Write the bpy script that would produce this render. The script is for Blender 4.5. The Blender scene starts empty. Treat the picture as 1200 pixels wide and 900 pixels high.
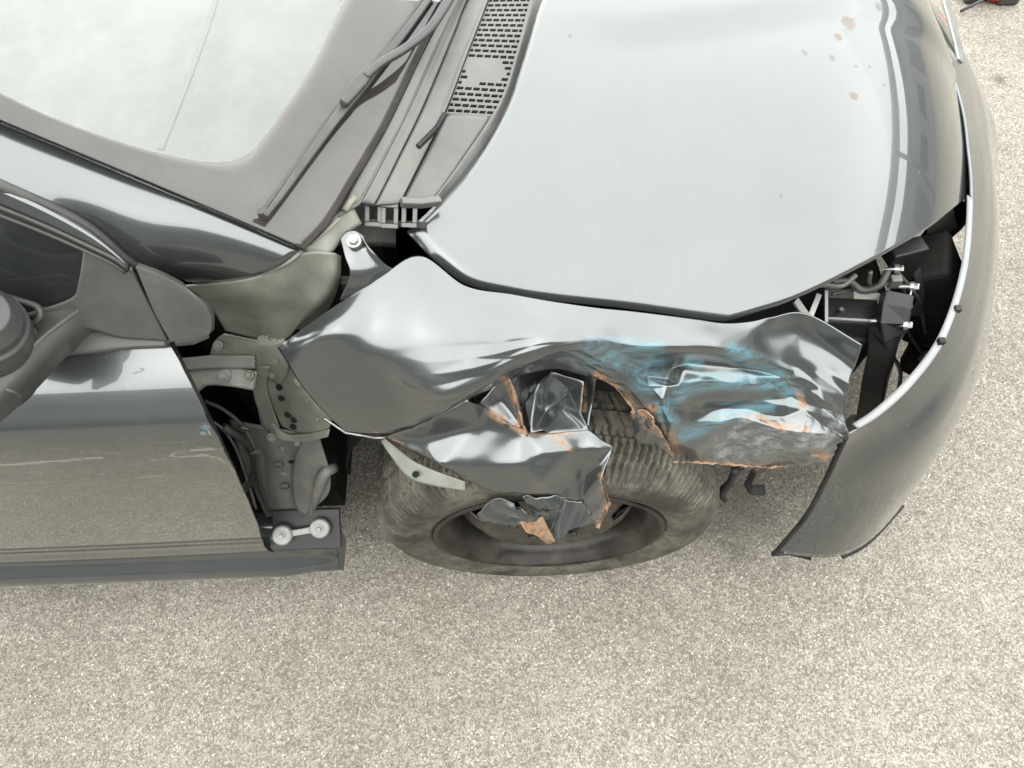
import bpy, bmesh, math, random
import numpy as np
from mathutils import Vector, Matrix, noise
random.seed(7)
S = bpy.context.scene
C = S.collection
R = math.radians

# ---------------------------------------------------------------- camera
CAM = Vector((0.0, -1.28, 1.70)); PITCH = R(62); ROLL = R(2.0); F = 900.0
_f = Vector((0, math.cos(PITCH), -math.sin(PITCH)))
_u0 = Vector((0, math.sin(PITCH), math.cos(PITCH))); _r0 = Vector((1, 0, 0))
_r = _r0*math.cos(ROLL) - _u0*math.sin(ROLL)
_u = _r0*math.sin(ROLL) + _u0*math.cos(ROLL)
cd = bpy.data.cameras.new('camera'); cd.sensor_width = 36; cd.lens = 36*F/1200; cd.clip_start = .02; cd.clip_end = 800
cam = bpy.data.objects.new('camera', cd); C.objects.link(cam)
M3 = Matrix((_r, _u, -_f)).transposed().to_4x4(); M3.translation = CAM
cam.matrix_world = M3
S.camera = cam

# ---------------------------------------------------------------- sky, sun, exposure
EXPO = 2.58
SUN_EL, SUN_ROT = 58, 205
w = bpy.data.worlds.new('World'); S.world = w; w.use_nodes = True
nt = w.node_tree; nt.nodes.clear()
out = nt.nodes.new('ShaderNodeOutputWorld'); bg = nt.nodes.new('ShaderNodeBackground')
sk = nt.nodes.new('ShaderNodeTexSky'); sk.sky_type = 'NISHITA'; sk.sun_disc = False
sk.sun_elevation = R(SUN_EL); sk.sun_rotation = R(SUN_ROT); sk.dust_density = 4.0; sk.air_density = 1.0
hsv = nt.nodes.new('ShaderNodeHueSaturation'); hsv.inputs['Saturation'].default_value = .35
nt.links.new(sk.outputs[0], hsv.inputs['Color'])
# an even cloud deck over the clear sky
tc = nt.nodes.new('ShaderNodeTexCoord'); nz = nt.nodes.new('ShaderNodeTexNoise')
nz.inputs['Scale'].default_value = 2.2; nz.inputs['Detail'].default_value = 6
nt.links.new(tc.outputs['Generated'], nz.inputs['Vector'])
cr = nt.nodes.new('ShaderNodeValToRGB')
cr.color_ramp.elements[0].position = .3; cr.color_ramp.elements[0].color = (9.1, 9.35, 9.1, 1)
cr.color_ramp.elements[1].position = .75; cr.color_ramp.elements[1].color = (10.9, 11.15, 10.8, 1)
nt.links.new(nz.outputs['Fac'], cr.inputs[0])
mx = nt.nodes.new('ShaderNodeMixRGB'); mx.inputs[0].default_value = .88
nt.links.new(hsv.outputs[0], mx.inputs[1]); nt.links.new(cr.outputs[0], mx.inputs[2])
nt.links.new(mx.outputs[0], bg.inputs[0]); bg.inputs[1].default_value = .10
nt.links.new(bg.outputs[0], out.inputs[0])
sd = bpy.data.lights.new('sun', 'SUN'); sd.energy = .5; sd.angle = R(179); sd.color = (1, .96, .9)
so = bpy.data.objects.new('sun', sd); C.objects.link(so)
az = R(SUN_ROT)
sdir = Vector((math.sin(az)*math.cos(R(SUN_EL)), math.cos(az)*math.cos(R(SUN_EL)), math.sin(R(SUN_EL))))
so.rotation_euler = sdir.to_track_quat('Z', 'Y').to_euler(); so.location = sdir*20
S.view_settings.view_transform = 'Standard'; S.view_settings.look = 'None'
S.view_settings.exposure = EXPO; S.view_settings.gamma = 1; S.view_settings.use_curve_mapping = False

# ---------------------------------------------------------------- measuring helpers (photo pixel + known height -> real place)
def ray(px, py):
    return (_f + _r*((px-600)/F) + _u*((450-py)/F)).normalized()
def U(px, py, z):
    d = ray(px, py); return CAM + d*((z-CAM.z)/d.z)
def UY(px, py, y):
    d = ray(px, py); return CAM + d*((y-CAM.y)/d.y)
def UF(px, py, fn, t0=.3, t1=4.0):
    d = ray(px, py); a = t0; fa = fn(CAM+d*a); n = 160
    for i in range(1, n+1):
        b = t0+(t1-t0)*i/n; fb = fn(CAM+d*b)
        if (fa > 0) != (fb > 0):
            for _ in range(30):
                m = (a+b)/2; fm = fn(CAM+d*m)
                if (fm > 0) == (fa > 0): a = m
                else: b = m
            return CAM+d*((a+b)/2)
        a, fa = b, fb
    return CAM+d*t1
def PR(p):
    q = Vector(p)-CAM; dz = q.dot(_f)
    return 600+F*q.dot(_r)/dz, 450-F*q.dot(_u)/dz
def ss(a, b, x):
    t = min(1, max(0, (x-a)/(b-a))); return t*t*(3-2*t)
def lerp(a, b, t): return a+(b-a)*t

# ---------------------------------------------------------------- mesh helpers
def cr1(P, t):                         # Catmull-Rom through P (list of np arrays), t in 0..len-1
    n = len(P); i = min(int(t), n-2); f = t-i
    p1, p2 = P[i], P[i+1]
    p0 = P[i-1] if i > 0 else 2*p1-p2
    p3 = P[i+2] if i+2 < n else 2*p2-p1
    return .5*((2*p1)+(-p0+p2)*f+(2*p0-5*p1+4*p2-p3)*f*f+(-p0+3*p1-3*p2+p3)*f**3)
def curve(P, n, sharp=False):          # n+1 points evenly along the length
    P = [np.array(p, float) for p in P]
    if len(P) == 2: return [P[0]+(P[1]-P[0])*i/n for i in range(n+1)]
    m = 24*(len(P)-1)
    if sharp: Q = [P[min(int(t), len(P)-2)]+(P[min(int(t), len(P)-2)+1]-P[min(int(t), len(P)-2)])*(t-min(int(t), len(P)-2)) for t in np.linspace(0, len(P)-1, m+1)]
    else: Q = [cr1(P, t) for t in np.linspace(0, len(P)-1, m+1)]
    L = [0]
    for a, b in zip(Q, Q[1:]): L.append(L[-1]+np.linalg.norm(b-a))
    res = []
    j = 0
    for i in range(n+1):
        s = L[-1]*i/n
        while j < m-1 and L[j+1] < s: j += 1
        d = L[j+1]-L[j]; f = (s-L[j])/d if d > 1e-9 else 0
        res.append(Q[j]+(Q[j+1]-Q[j])*f)
    return res
def mesh(name, V, Fc, mats, parent=None, smooth=True, thick=0, offset=-1, up=None, inner=None, bevel=0):
    me = bpy.data.meshes.new(name)
    me.from_pydata([tuple(v) for v in V], [], Fc)
    me.validate(); me.update()
    if not isinstance(mats, (list, tuple)): mats = [mats]
    for m in mats: me.materials.append(m)
    if up is not None:
        s = Vector((0, 0, 0))
        for p in me.polygons: s += p.normal*p.area
        if s.dot(Vector(up)) < 0: me.flip_normals()
    if smooth:
        for p in me.polygons: p.use_smooth = True
    o = bpy.data.objects.new(name, me); C.objects.link(o)
    if parent is not None: o.parent = parent
    if thick:
        md = o.modifiers.new('thickness', 'SOLIDIFY'); md.thickness = thick; md.offset = offset; md.use_even_offset = False
        if inner is not None:
            me.materials.append(inner); md.material_offset = len(me.materials)-1; md.material_offset_rim = 0
    if bevel:
        b = o.modifiers.new('bevel', 'BEVEL'); b.width = bevel; b.segments = 2; b.limit_method = 'ANGLE'; b.angle_limit = R(40)
    return o
def gridfaces(nu, nv, off=0):
    return [(off+i*(nv+1)+j, off+(i+1)*(nv+1)+j, off+(i+1)*(nv+1)+j+1, off+i*(nv+1)+j+1) for i in range(nu) for j in range(nv)]
def spline_grid(G, k):                 # G[col][row] of 3D points -> dense V, nu, nv
    G = [[np.array(p, float) for p in col] for col in G]
    nc, nr = len(G), len(G[0]); nu, nv = (nc-1)*k, (nr-1)*k
    cols = [[cr1(col, j/k) for j in range(nv+1)] for col in G]
    V = []
    for i in range(nu+1):
        for j in range(nv+1):
            V.append(cr1([cols[c][j] for c in range(nc)], i/k))
    return V, nu, nv
def UG(G): return [[U(*p) if p[2] > 0 else UY(*p) for p in col] for col in G]
def coons(c0, c1, d0, d1, nu, nv):     # c0,c1 along u (v=0,1); d0,d1 along v (u=0,1); each lists of n+1 points
    V = []
    for i in range(nu+1):
        u = i/nu
        for j in range(nv+1):
            v = j/nv
            p = (1-v)*c0[i]+v*c1[i]+(1-u)*d0[j]+u*d1[j]-((1-u)*(1-v)*c0[0]+u*(1-v)*c0[-1]+(1-u)*v*c1[0]+u*v*c1[-1])
            V.append(p)
    return V
class MB:
    def __init__(s): s.V = []; s.F = []
    def add(s, V, Fc):
        o = len(s.V); s.V += [Vector(v) for v in V]; s.F += [tuple(i+o for i in f) for f in Fc]; return s
    def box(s, c, size, rot=None):
        c = Vector(c); h = Vector(size)/2; m = rot if rot is not None else Matrix.Identity(3)
        V = [c+m@Vector((x*h.x, y*h.y, z*h.z)) for x in (-1, 1) for y in (-1, 1) for z in (-1, 1)]
        return s.add(V, [(0, 1, 3, 2), (4, 6, 7, 5), (0, 4, 5, 1), (2, 3, 7, 6), (0, 2, 6, 4), (1, 5, 7, 3)])
    def tube(s, P, r, n=10, smooth=0, cap=True):
        P = [Vector(p) for p in P]
        if smooth: P = [Vector(p) for p in curve(P, smooth)]
        rr = r if isinstance(r, (list, tuple)) else [r]*len(P)
        if len(rr) != len(P): rr = [float(np.interp(i/(len(P)-1), np.linspace(0, 1, len(rr)), rr)) for i in range(len(P))]
        ref = Vector((0, 0, 1)); V = []
        for i, p in enumerate(P):
            t = (P[min(i+1, len(P)-1)]-P[max(i-1, 0)]).normalized()
            a = t.cross(ref)
            if a.length < .05: a = t.cross(Vector((1, 0, 0)))
            a.normalize(); b = a.cross(t).normalized()
            ref = b
            for k in range(n):
                an = 2*math.pi*k/n; V.append(p+(a*math.cos(an)+b*math.sin(an))*rr[i])
        Fc = [(i*n+k, i*n+(k+1) % n, (i+1)*n+(k+1) % n, (i+1)*n+k) for i in range(len(P)-1) for k in range(n)]
        if cap: Fc += [tuple(range(n))[::-1], tuple((len(P)-1)*n+k for k in range(n))]
        return s.add(V, Fc)
    def bar(s, P, wd, ht, up=(0, 0, 1), smooth=0):   # rectangular section swept along P
        P = [Vector(p) for p in P]
        if smooth: P = [Vector(p) for p in curve(P, smooth)]
        up = Vector(up); V = []
        n = len(P)
        W = wd if isinstance(wd, (list, tuple)) else [wd]*n
        if len(W) != n: W = [float(np.interp(i/(n-1), np.linspace(0, 1, len(W)), W)) for i in range(n)]
        for i, p in enumerate(P):
            t = (P[min(i+1, n-1)]-P[max(i-1, 0)]).normalized(); a = t.cross(up).normalized(); b = a.cross(t)
            for x, y in ((-.5, -.5), (.5, -.5), (.5, .5), (-.5, .5)): V.append(p+a*x*W[i]+b*y*ht)
        Fc = [(i*4+k, i*4+(k+1) % 4, i*4+4+(k+1) % 4, i*4+4+k) for i in range(n-1) for k in range(4)]
        Fc += [(3, 2, 1, 0), tuple(4*n-4+k for k in range(4))]
        return s.add(V, Fc)
    def lathe(s, prof, o, ax, n=48):      # prof: (radius, along axis)
        o = Vector(o); ax = Vector(ax).normalized(); a = ax.orthogonal().normalized(); b = ax.cross(a); V = []
        for r_, h in prof:
            for k in range(n):
                an = 2*math.pi*k/n; V.append(o+ax*h+(a*math.cos(an)+b*math.sin(an))*r_)
        m = len(prof)
        return s.add(V, [(i*n+k, i*n+(k+1) % n, (i+1)*n+(k+1) % n, (i+1)*n+k) for i in range(m-1) for k in range(n)])
    def bolt(s, p, ax, r=.009, h=.008):
        p = Vector(p); ax = Vector(ax).normalized()
        s.lathe([(0, .002), (r*1.5, .002), (r*1.5, 0), (r*1.5, -.004)], p, ax, 16)
        return s.lathe([(r, 0), (r, h*.8), (r*.85, h), (0, h)], p, ax, 6)
    def build(s, name, mat, parent=None, smooth=False, **k):
        o = mesh(name, s.V, s.F, mat, parent, smooth, **k)
        bm = bmesh.new(); bm.from_mesh(o.data); bmesh.ops.recalc_face_normals(bm, faces=bm.faces); bm.to_mesh(o.data); bm.free()
        return o
def attr(o, name, fn):
    a = o.data.attributes.new(name, 'FLOAT', 'POINT')
    a.data.foreach_set('value', [fn(v.co) for v in o.data.vertices])
def seg_d(p, L):
    best = 1e9
    for a, b in zip(L, L[1:]):
        ax, ay = a; bx, by = b; dx, dy = bx-ax, by-ay; q = dx*dx+dy*dy
        t = 0 if q == 0 else max(0, min(1, ((p[0]-ax)*dx+(p[1]-ay)*dy)/q))
        best = min(best, math.hypot(p[0]-ax-t*dx, p[1]-ay-t*dy))
    return best
def empty(name, parent=None, loc=(0, 0, 0)):
    o = bpy.data.objects.new(name, None); C.objects.link(o); o.location = loc; o.empty_display_size = .1
    if parent is not None: o.parent = parent
    return o
def tag(o, label, cat, group=None):
    o['label'] = label; o['category'] = cat
    if group: o['group'] = group
    return o

# ---------------------------------------------------------------- materials
class NT:
    def __init__(s, name):
        s.m = bpy.data.materials.new(name); s.m.use_nodes = True; s.t = s.m.node_tree
        s.b = s.t.nodes['Principled BSDF']; s.o = s.t.nodes['Material Output']
        s.tc = s.n('ShaderNodeTexCoord')
    def n(s, typ, **k):
        x = s.t.nodes.new(typ)
        for a, b in k.items(): setattr(x, a, b)
        return x
    def l(s, a, b): s.t.links.new(a, b)
    def set(s, **k):
        for a, b in k.items():
            i = s.b.inputs[a.replace('_', ' ')]
            i.default_value = (*b, 1) if isinstance(b, tuple) and len(b) == 3 else b
    def noise(s, scale, detail=4, rough=.55, dist=0, vec=None):
        x = s.n('ShaderNodeTexNoise'); x.inputs['Scale'].default_value = scale; x.inputs['Detail'].default_value = detail
        x.inputs['Roughness'].default_value = rough; x.inputs['Distortion'].default_value = dist
        s.l(vec or s.tc.outputs['Object'], x.inputs['Vector']); return x.outputs['Fac']
    def stretch(s, sc):
        m = s.n('ShaderNodeMapping'); m.inputs['Scale'].default_value = sc
        s.l(s.tc.outputs['Object'], m.inputs['Vector']); return m.outputs[0]
    def vor(s, scale, feature='F1', out='Distance'):
        x = s.n('ShaderNodeTexVoronoi', feature=feature); x.inputs['Scale'].default_value = scale
        s.l(s.tc.outputs['Object'], x.inputs['Vector']); return x.outputs[out]
    def ramp(s, fac, *st):
        x = s.n('ShaderNodeValToRGB'); e = x.color_ramp.elements
        while len(e) < len(st): e.new(.5)
        for el, (p, c) in zip(e, st):
            el.position = p; el.color = (*c, 1) if isinstance(c, tuple) else (c, c, c, 1)
        s.l(fac, x.inputs[0]); return x.outputs[0]
    def mix(s, fac, a, b, mode='MIX'):
        x = s.n('ShaderNodeMixRGB', blend_type=mode)
        for i, v in zip(x.inputs, (fac, a, b)):
            if isinstance(v, (int, float)): i.default_value = v if i.name == 'Fac' else (v, v, v, 1)
            elif isinstance(v, tuple): i.default_value = (*v, 1)
            else: s.l(v, i)
        return x.outputs[0]
    def math(s, op, a, b=0.0, clamp=False):
        x = s.n('ShaderNodeMath', operation=op, use_clamp=clamp)
        for i, v in zip(x.inputs, (a, b)):
            if isinstance(v, (int, float)): i.default_value = v
            else: s.l(v, i)
        return x.outputs[0]
    def attr(s, name):
        x = s.n('ShaderNodeAttribute', attribute_name=name); return x.outputs['Fac']
    def bump(s, h, strength=.3, dist=.002):
        x = s.n('ShaderNodeBump'); x.inputs['Strength'].default_value = strength; x.inputs['Distance'].default_value = dist
        s.l(h, x.inputs['Height']); s.l(x.outputs[0], s.b.inputs['Normal']); return x

PAINT = (.0625, .0690, .0700)
def paint(name, dirt=.35, damage=False, scratches=False):
    m = NT(name); m.set(Metallic=.72, Roughness=.26, Coat_Weight=1.0, Coat_Roughness=.02, Coat_IOR=1.5)
    flake = m.ramp(m.noise(900, 2), (.35, tuple(c*.92 for c in PAINT)), (.7, tuple(c*1.08 for c in PAINT)))
    col = flake
    met = None
    film = m.ramp(m.noise(7, 6, .65), (.38, 0.0), (.8, dirt*.30))
    specks = m.ramp(m.vor(70), (.05, 1.0), (.11, 0.0))
    specks = m.math('MULTIPLY', specks, m.ramp(m.noise(11, 3), (.52, 0), (.66, .55)))
    d = m.math('MAXIMUM', film, specks)
    col = m.mix(d, col, (.19, .17, .145))
    coat = m.math('SUBTRACT', 1.0, m.math('MULTIPLY', d, .7))
    rough = m.math('ADD', m.math('MULTIPLY', d, .35), .015)
    metal = m.math('SUBTRACT', .72, m.math('MULTIPLY', d, .7), True)
    if scratches:
        g = m.noise(30, 6, .7, 0, m.stretch((.9, 1, 9)))
        sc = m.math('MULTIPLY', m.ramp(g, (.55, 0), (.72, .75)), m.attr('wear_and_reflection'))
        f = m.noise(60, 3, .6, 0, m.stretch((.25, 1, 6)))
        sc = m.math('MAXIMUM', sc, m.math('MULTIPLY', m.ramp(f, (.61, 0), (.68, 1.0)), m.attr('wear_and_reflection')))
        sc = m.math('MAXIMUM', sc, m.attr('scuff'))
        col = m.mix(sc, col, (.22, .20, .17)); coat = m.math('MULTIPLY', coat, m.math('SUBTRACT', 1.0, m.math('MULTIPLY', sc, .8)))
        metal = m.math('MULTIPLY', metal, m.math('SUBTRACT', 1.0, sc))
        sp_ = m.math('MULTIPLY', m.ramp(m.noise(150, 4, .7), (.52, 0), (.66, .8)), m.attr('wear_and_reflection')); col = m.mix(sp_, col, (.13, .112, .085)); metal = m.math('MULTIPLY', metal, m.math('SUBTRACT', 1.0, sp_)); dk = m.math('MULTIPLY', m.attr('wear_and_reflection'), .6); col = m.mix(dk, col, (.045, .038, .030)); metal = m.math('MULTIPLY', metal, m.math('SUBTRACT', 1.0, m.math('MULTIPLY', dk, .9)))  # brown speckle and dark tint paint the ground reflection into the colour
    if damage:
        rough = m.math('ADD', rough, m.ramp(m.noise(9, 5, .6), (.3, .07), (.7, .20)))
        st = m.noise(45, 6, .7, .3, m.stretch((.14, 1.8, 1.8)))
        bl = m.math('MULTIPLY', m.attr('blue'), m.ramp(st, (.36, .06), (.58, 1.0)))
        col = m.mix(m.math('MULTIPLY', bl, .8), col, (.055, .135, .168))
        metal = m.math('MULTIPLY', metal, m.math('SUBTRACT', 1.0, m.math('MULTIPLY', bl, .75)))
        pr = m.math('MULTIPLY', m.attr('primer'), m.ramp(m.noise(70, 5, .7), (.4, .2), (.6, 1)))
        col = m.mix(pr, col, (.135, .14, .145)); metal = m.math('MULTIPLY', metal, m.math('SUBTRACT', 1.0, pr))
        ru = m.math('MULTIPLY', m.attr('rust'), m.ramp(m.noise(55, 6, .75), (.40, .0), (.56, 1.2)), True)
        rc = m.ramp(m.noise(140, 4, .7), (.3, (.07, .035, .018)), (.48, (.155, .085, .045)), (.72, (.17, .14, .11)))
        col = m.mix(ru, col, rc); metal = m.math('MULTIPLY', metal, m.math('SUBTRACT', 1.0, ru))
        coat = m.math('MULTIPLY', coat, m.math('SUBTRACT', 1.0, m.math('MAXIMUM', m.math('MULTIPLY', bl, .5), m.math('MAXIMUM', ru, pr))))
        rough = m.math('ADD', rough, m.math('MULTIPLY', bl, .12))
    m.l(col, m.b.inputs['Base Color']); m.l(coat, m.b.inputs['Coat Weight']); m.l(metal, m.b.inputs['Metallic']); m.l(rough, m.b.inputs['Coat Roughness'])
    bp = m.n('ShaderNodeBump'); bp.inputs['Strength'].default_value = .03; bp.inputs['Distance'].default_value = .001
    m.l(m.noise(260, 2), bp.inputs['Height']); m.l(bp.outputs[0], m.b.inputs['Normal'])
    return m.m
def plain(name, col, rough=.5, metal=0, var=.35, scale=25, dust=(.2, .18, .15), dusty=.25, spec=.5, bump=.15, bscale=200):
    m = NT(name); m.set(Metallic=metal, Roughness=rough); m.b.inputs['Specular IOR Level'].default_value = spec
    lo = tuple(c*(1-var) for c in col); hi = tuple(c*(1+var) for c in col)
    c = m.ramp(m.noise(scale, 5, .6), (.3, lo), (.7, hi))
    d = m.ramp(m.noise(scale*.45, 6, .7), (.42, 0), (.75, dusty))
    c = m.mix(d, c, dust); m.l(c, m.b.inputs['Base Color'])
    m.l(m.math('ADD', rough, m.math('MULTIPLY', d, .4), True), m.b.inputs['Roughness'])
    if bump: m.bump(m.noise(bscale, 4), bump, .001)
    return m.m
M = {}
M['paint'] = paint('paint', .35)
def spots(mat, L):
    t = mat.node_tree; b = t.nodes['Principled BSDF']; tc = t.nodes.new('ShaderNodeTexCoord'); nz = t.nodes.new('ShaderNodeTexNoise'); nz.inputs['Scale'].default_value = 90
    t.links.new(tc.outputs['Object'], nz.inputs['Vector'])
    for p, r_, c in L:
        d = t.nodes.new('ShaderNodeVectorMath'); d.operation = 'DISTANCE'; t.links.new(tc.outputs['Object'], d.inputs[0]); d.inputs[1].default_value = p
        a = t.nodes.new('ShaderNodeMath'); a.operation = 'MULTIPLY_ADD'; t.links.new(nz.outputs['Fac'], a.inputs[0]); a.inputs[1].default_value = r_*1.6; t.links.new(d.outputs['Value'], a.inputs[2])
        m = t.nodes.new('ShaderNodeMapRange'); t.links.new(a.outputs[0], m.inputs[0]); m.inputs[1].default_value = r_*1.9; m.inputs[2].default_value = r_*1.5
        for inp, val in (('Base Color', (*c, 1)), ('Metallic', 0.0), ('Coat Weight', 0.15)):
            src = b.inputs[inp].links[0].from_socket
            x = t.nodes.new('ShaderNodeMixRGB'); t.links.new(m.outputs[0], x.inputs[0]); t.links.new(src, x.inputs[1])
            x.inputs[2].default_value = val if isinstance(val, tuple) else (val, val, val, 1); t.links.new(x.outputs[0], b.inputs[inp])
M['paint_hood'] = paint('paint_hood', .3)
M['paint_bumper'] = paint('paint_bumper', .12)
M['paint_door'] = paint('paint_door', .3, scratches=True)
M['paint_damaged'] = paint('paint_damaged', .25, damage=True)
M['plastic'] = plain('black_plastic', (.044, .044, .0425), .36, var=.15, dusty=.22, scale=14)
M['wiper'] = plain('wiper_plastic', (.022, .022, .022), .4, var=.15, dusty=.15, scale=20, spec=.35)
M['plastic_dark'] = plain('dark_plastic', (.007, .007, .008), .5, dusty=.10, var=.3, spec=.2)
M['rubber'] = plain('rubber', (.012, .012, .012), .6, dusty=.15)
M['primer'] = plain('primer', (.108, .114, .096), .45, var=.28, dusty=.6, scale=24, dust=(.075, .068, .052))
M['primer_grey'] = plain('primer_grey', (.066, .067, .062), .5, var=.25, dusty=.4, scale=20)
M['galvanised'] = plain('galvanised', (.26, .26, .255), .38, metal=.85, var=.15, dusty=.3, scale=40)
M['link'] = plain('link_steel', (.15, .15, .145), .45, metal=.5, var=.2, dusty=.4, scale=60)
M['black_steel'] = plain('black_steel', (.009, .009, .010), .40, dusty=.12, spec=.25, dust=(.08, .075, .07))
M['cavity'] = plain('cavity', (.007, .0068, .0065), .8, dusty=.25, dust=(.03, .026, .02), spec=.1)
def tyre_mat():
    m = NT('tyre'); m.set(Roughness=.72); m.b.inputs['Specular IOR Level'].default_value = .25
    c = m.ramp(m.noise(60, 5, .65), (.3, (.014, .0125, .011)), (.7, (.032, .028, .023)))
    d = m.ramp(m.noise(13, 7, .72), (.40, .05), (.60, .9)); c = m.mix(d, c, (.092, .083, .067))
    e = m.ramp(m.noise(85, 4, .7), (.50, 0), (.62, .7)); c = m.mix(e, c, (.028, .025, .021))
    m.l(c, m.b.inputs['Base Color']); m.bump(m.noise(190, 5), .5, .0015); return m.m
M['disc'] = plain('wheel_disc', (.030, .026, .022), .4, metal=.3, var=.5, dusty=.8, scale=45, dust=(.085, .072, .056), spec=.4)
M['rim'] = plain('rim', (.014, .0125, .011), .36, metal=.2, var=.5, dusty=.65, scale=34, dust=(.050, .042, .033), spec=.3)
M['tyre'] = tyre_mat()
M['flange'] = plain('flange', (.13, .135, .138), .35, var=.1, dusty=.2)
M['rust'] = plain('rust', (.125, .066, .034), .8, var=.6, scale=150, dusty=.8, dust=(.18, .14, .10), bump=.6)
M['red'] = plain('red_plastic', (.32, .012, .015), .4, var=.2, dusty=.1)
M['beige'] = plain('beige_sealant', (.13, .118, .09), .7, var=.2)
M['frit'] = plain('frit', (.022, .020, .0195), .03, var=.1, dusty=.12, scale=9, bump=0, spec=.52)
g = NT('glass'); g.set(Base_Color=(.93, .97, .95), Roughness=.0, IOR=1.52, Transmission_Weight=1.0)
dd = g.ramp(g.noise(6, 6, .7), (.42, .0), (.8, .06))
df = g.n('ShaderNodeBsdfDiffuse'); df.inputs[0].default_value = (.3, .3, .28, 1)
ms = g.n('ShaderNodeMixShader'); g.l(dd, ms.inputs[0]); g.l(g.b.outputs[0], ms.inputs[1]); g.l(df.outputs[0], ms.inputs[2]); g.l(ms.outputs[0], g.o.inputs[0])
M['glass'] = g.m
M['dash'] = plain('dashboard', (.035, .036, .036), .7, var=.15, dusty=.3)

def asphalt():
    m = NT('asphalt'); m.set(Roughness=.85); m.b.inputs['Specular IOR Level'].default_value = .35
    chips = m.vor(275, out='Color'); sep = m.n('ShaderNodeSeparateColor'); m.l(chips, sep.inputs[0])
    a = m.ramp(sep.outputs[0], (.0, (.100, .091, .076)), (.35, (.156, .143, .122)), (.7, (.200, .186, .162)), (.95, (.240, .227, .200)), (1, (.35, .335, .305)))
    edge = m.ramp(m.vor(275, 'DISTANCE_TO_EDGE'), (.0, .62), (.14, 1.0))
    a = m.mix(1.0, a, edge, 'MULTIPLY')
    b = m.ramp(m.noise(420, 4, .7), (.35, .74), (.65, 1.25)); a = m.mix(1.0, a, b, 'MULTIPLY')
    c = m.ramp(m.noise(1.7, 6, .65), (.3, (.84, .82, .77)), (.5, (1.0, .985, .96)), (.7, (1.14, 1.12, 1.09))); a = m.mix(1.0, a, c, 'MULTIPLY')
    e = m.ramp(m.noise(30, 5, .65), (.3, .86), (.7, 1.13)); a = m.mix(1.0, a, e, 'MULTIPLY')
    pit = m.ramp(m.noise(95, 3, .6), (.63, 0), (.74, .5)); a = m.mix(pit, a, (.05, .045, .036))
    def spot(p, r, col, k, a):
        geo = m.n('ShaderNodeVectorMath', operation='DISTANCE'); m.l(m.tc.outputs['Object'], geo.inputs[0]); geo.inputs[1].default_value = (p.x, p.y, 0)
        return m.mix(m.math('MULTIPLY', m.ramp(m.math('DIVIDE', m.math('ADD', geo.outputs['Value'], m.math('MULTIPLY', m.noise(14, 3), r*.8)), r), (.55, 1.0), (1.25, 0)), k), a, col)
    a = spot(U(1171, 92, 0), .045, (.035, .033, .03), .7, a)
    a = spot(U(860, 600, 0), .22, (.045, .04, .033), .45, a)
    m.l(a, m.b.inputs['Base Color'])
    h = m.math('ADD', m.vor(275), m.math('MULTIPLY', m.noise(420, 4), .8))
    m.bump(h, .55, .003)
    return m.m
M['asphalt'] = asphalt()

# ================================================================= SETTING
mb = MB(); s_ = 300
N = 24
gv = []; xs = [-300, -60, -12, -4, -2, -1, 0, 1, 2, 4, 12, 60, 300]
gV = [(x, y, 0) for x in xs for y in xs]
ground = mesh('ground', gV, gridfaces(12, 12), M['asphalt'], smooth=False, up=(0, 0, 1)); ground['kind'] = 'structure'

M['dark_wall'] = plain('dark_wall', (.10, .10, .10), .85, var=.25, scale=1.5, dusty=.2)
M['render_wall'] = plain('render_wall', (.22, .22, .225), .85, var=.08, scale=1.2, dusty=.2)
M['roofing'] = plain('roofing', (.06, .055, .05), .8, var=.2, scale=2)
M['shop_glass'] = plain('shop_glass', (.02, .025, .03), .08, var=.1, dusty=.1, bump=0)
M['shutter'] = plain('shutter', (.09, .10, .11), .5, var=.1)
def building(label, loc, rz, length, hgt, n, wall='render_wall'):
    b = empty('unseen_building', None, loc); b.rotation_euler.z = rz; tag(b, label, 'building')
    MB().box((0, 3, hgt/2), (length, 6, hgt)).build('wall', M[wall], b)
    MB().box((0, 2.9, hgt+.15), (length+.5, 6.6, .3)).build('roof', M['roofing'], b)
    for i in range(n):
        x = -length/2+(i+.5)*length/n
        if i % 3 == 1:
            MB().box((x, -.02, 1.3), (length/n*.62, .06, 2.6)).build('roller_door', M['shutter'], b)
        else:
            f_ = MB().box((x, -.02, 1.75), (length/n*.66, .08, 1.3)).build('window', M['render_wall'], b)
            MB().box((x, -.065, 1.75), (length/n*.60, .03, 1.16)).build('pane', M['shop_glass'], f_)
building('pale rendered workshop with dark roof standing ahead of the car, mirrored in its hood', (13.5, 2.0, 0), R(-90), 34, 3.9, 15)
building('unseen tall building beside the car, made dark to dim the reflections in its door', (-2, -8.5, 0), R(180), 26, 5.0, 9, 'dark_wall')  # unseen, height and dark wall shaped to darken what the door mirrors

canopy = empty('added_canopy', None, (9.0, 2, 0)); tag(canopy, 'unseen flat canopy on posts, added to put a grey band in the hood reflection', 'added_canopy')  # unseen, added only for the narrow grey band it gives the hood
MB().box((0, 0, 3.95), (1.3, 22, .16)).build('roof', M['render_wall'], canopy)
for y in (-10, -5, 0, 5, 10): MB().box((0, y, 1.935), (.12, .12, 3.87)).build('post', M['shutter'], canopy)
# ================================================================= CAR
car = empty('car', None, (0, 0, 0))
tag(car, 'dark grey car with crushed torn front fender and dislodged bumper', 'car')

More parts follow.
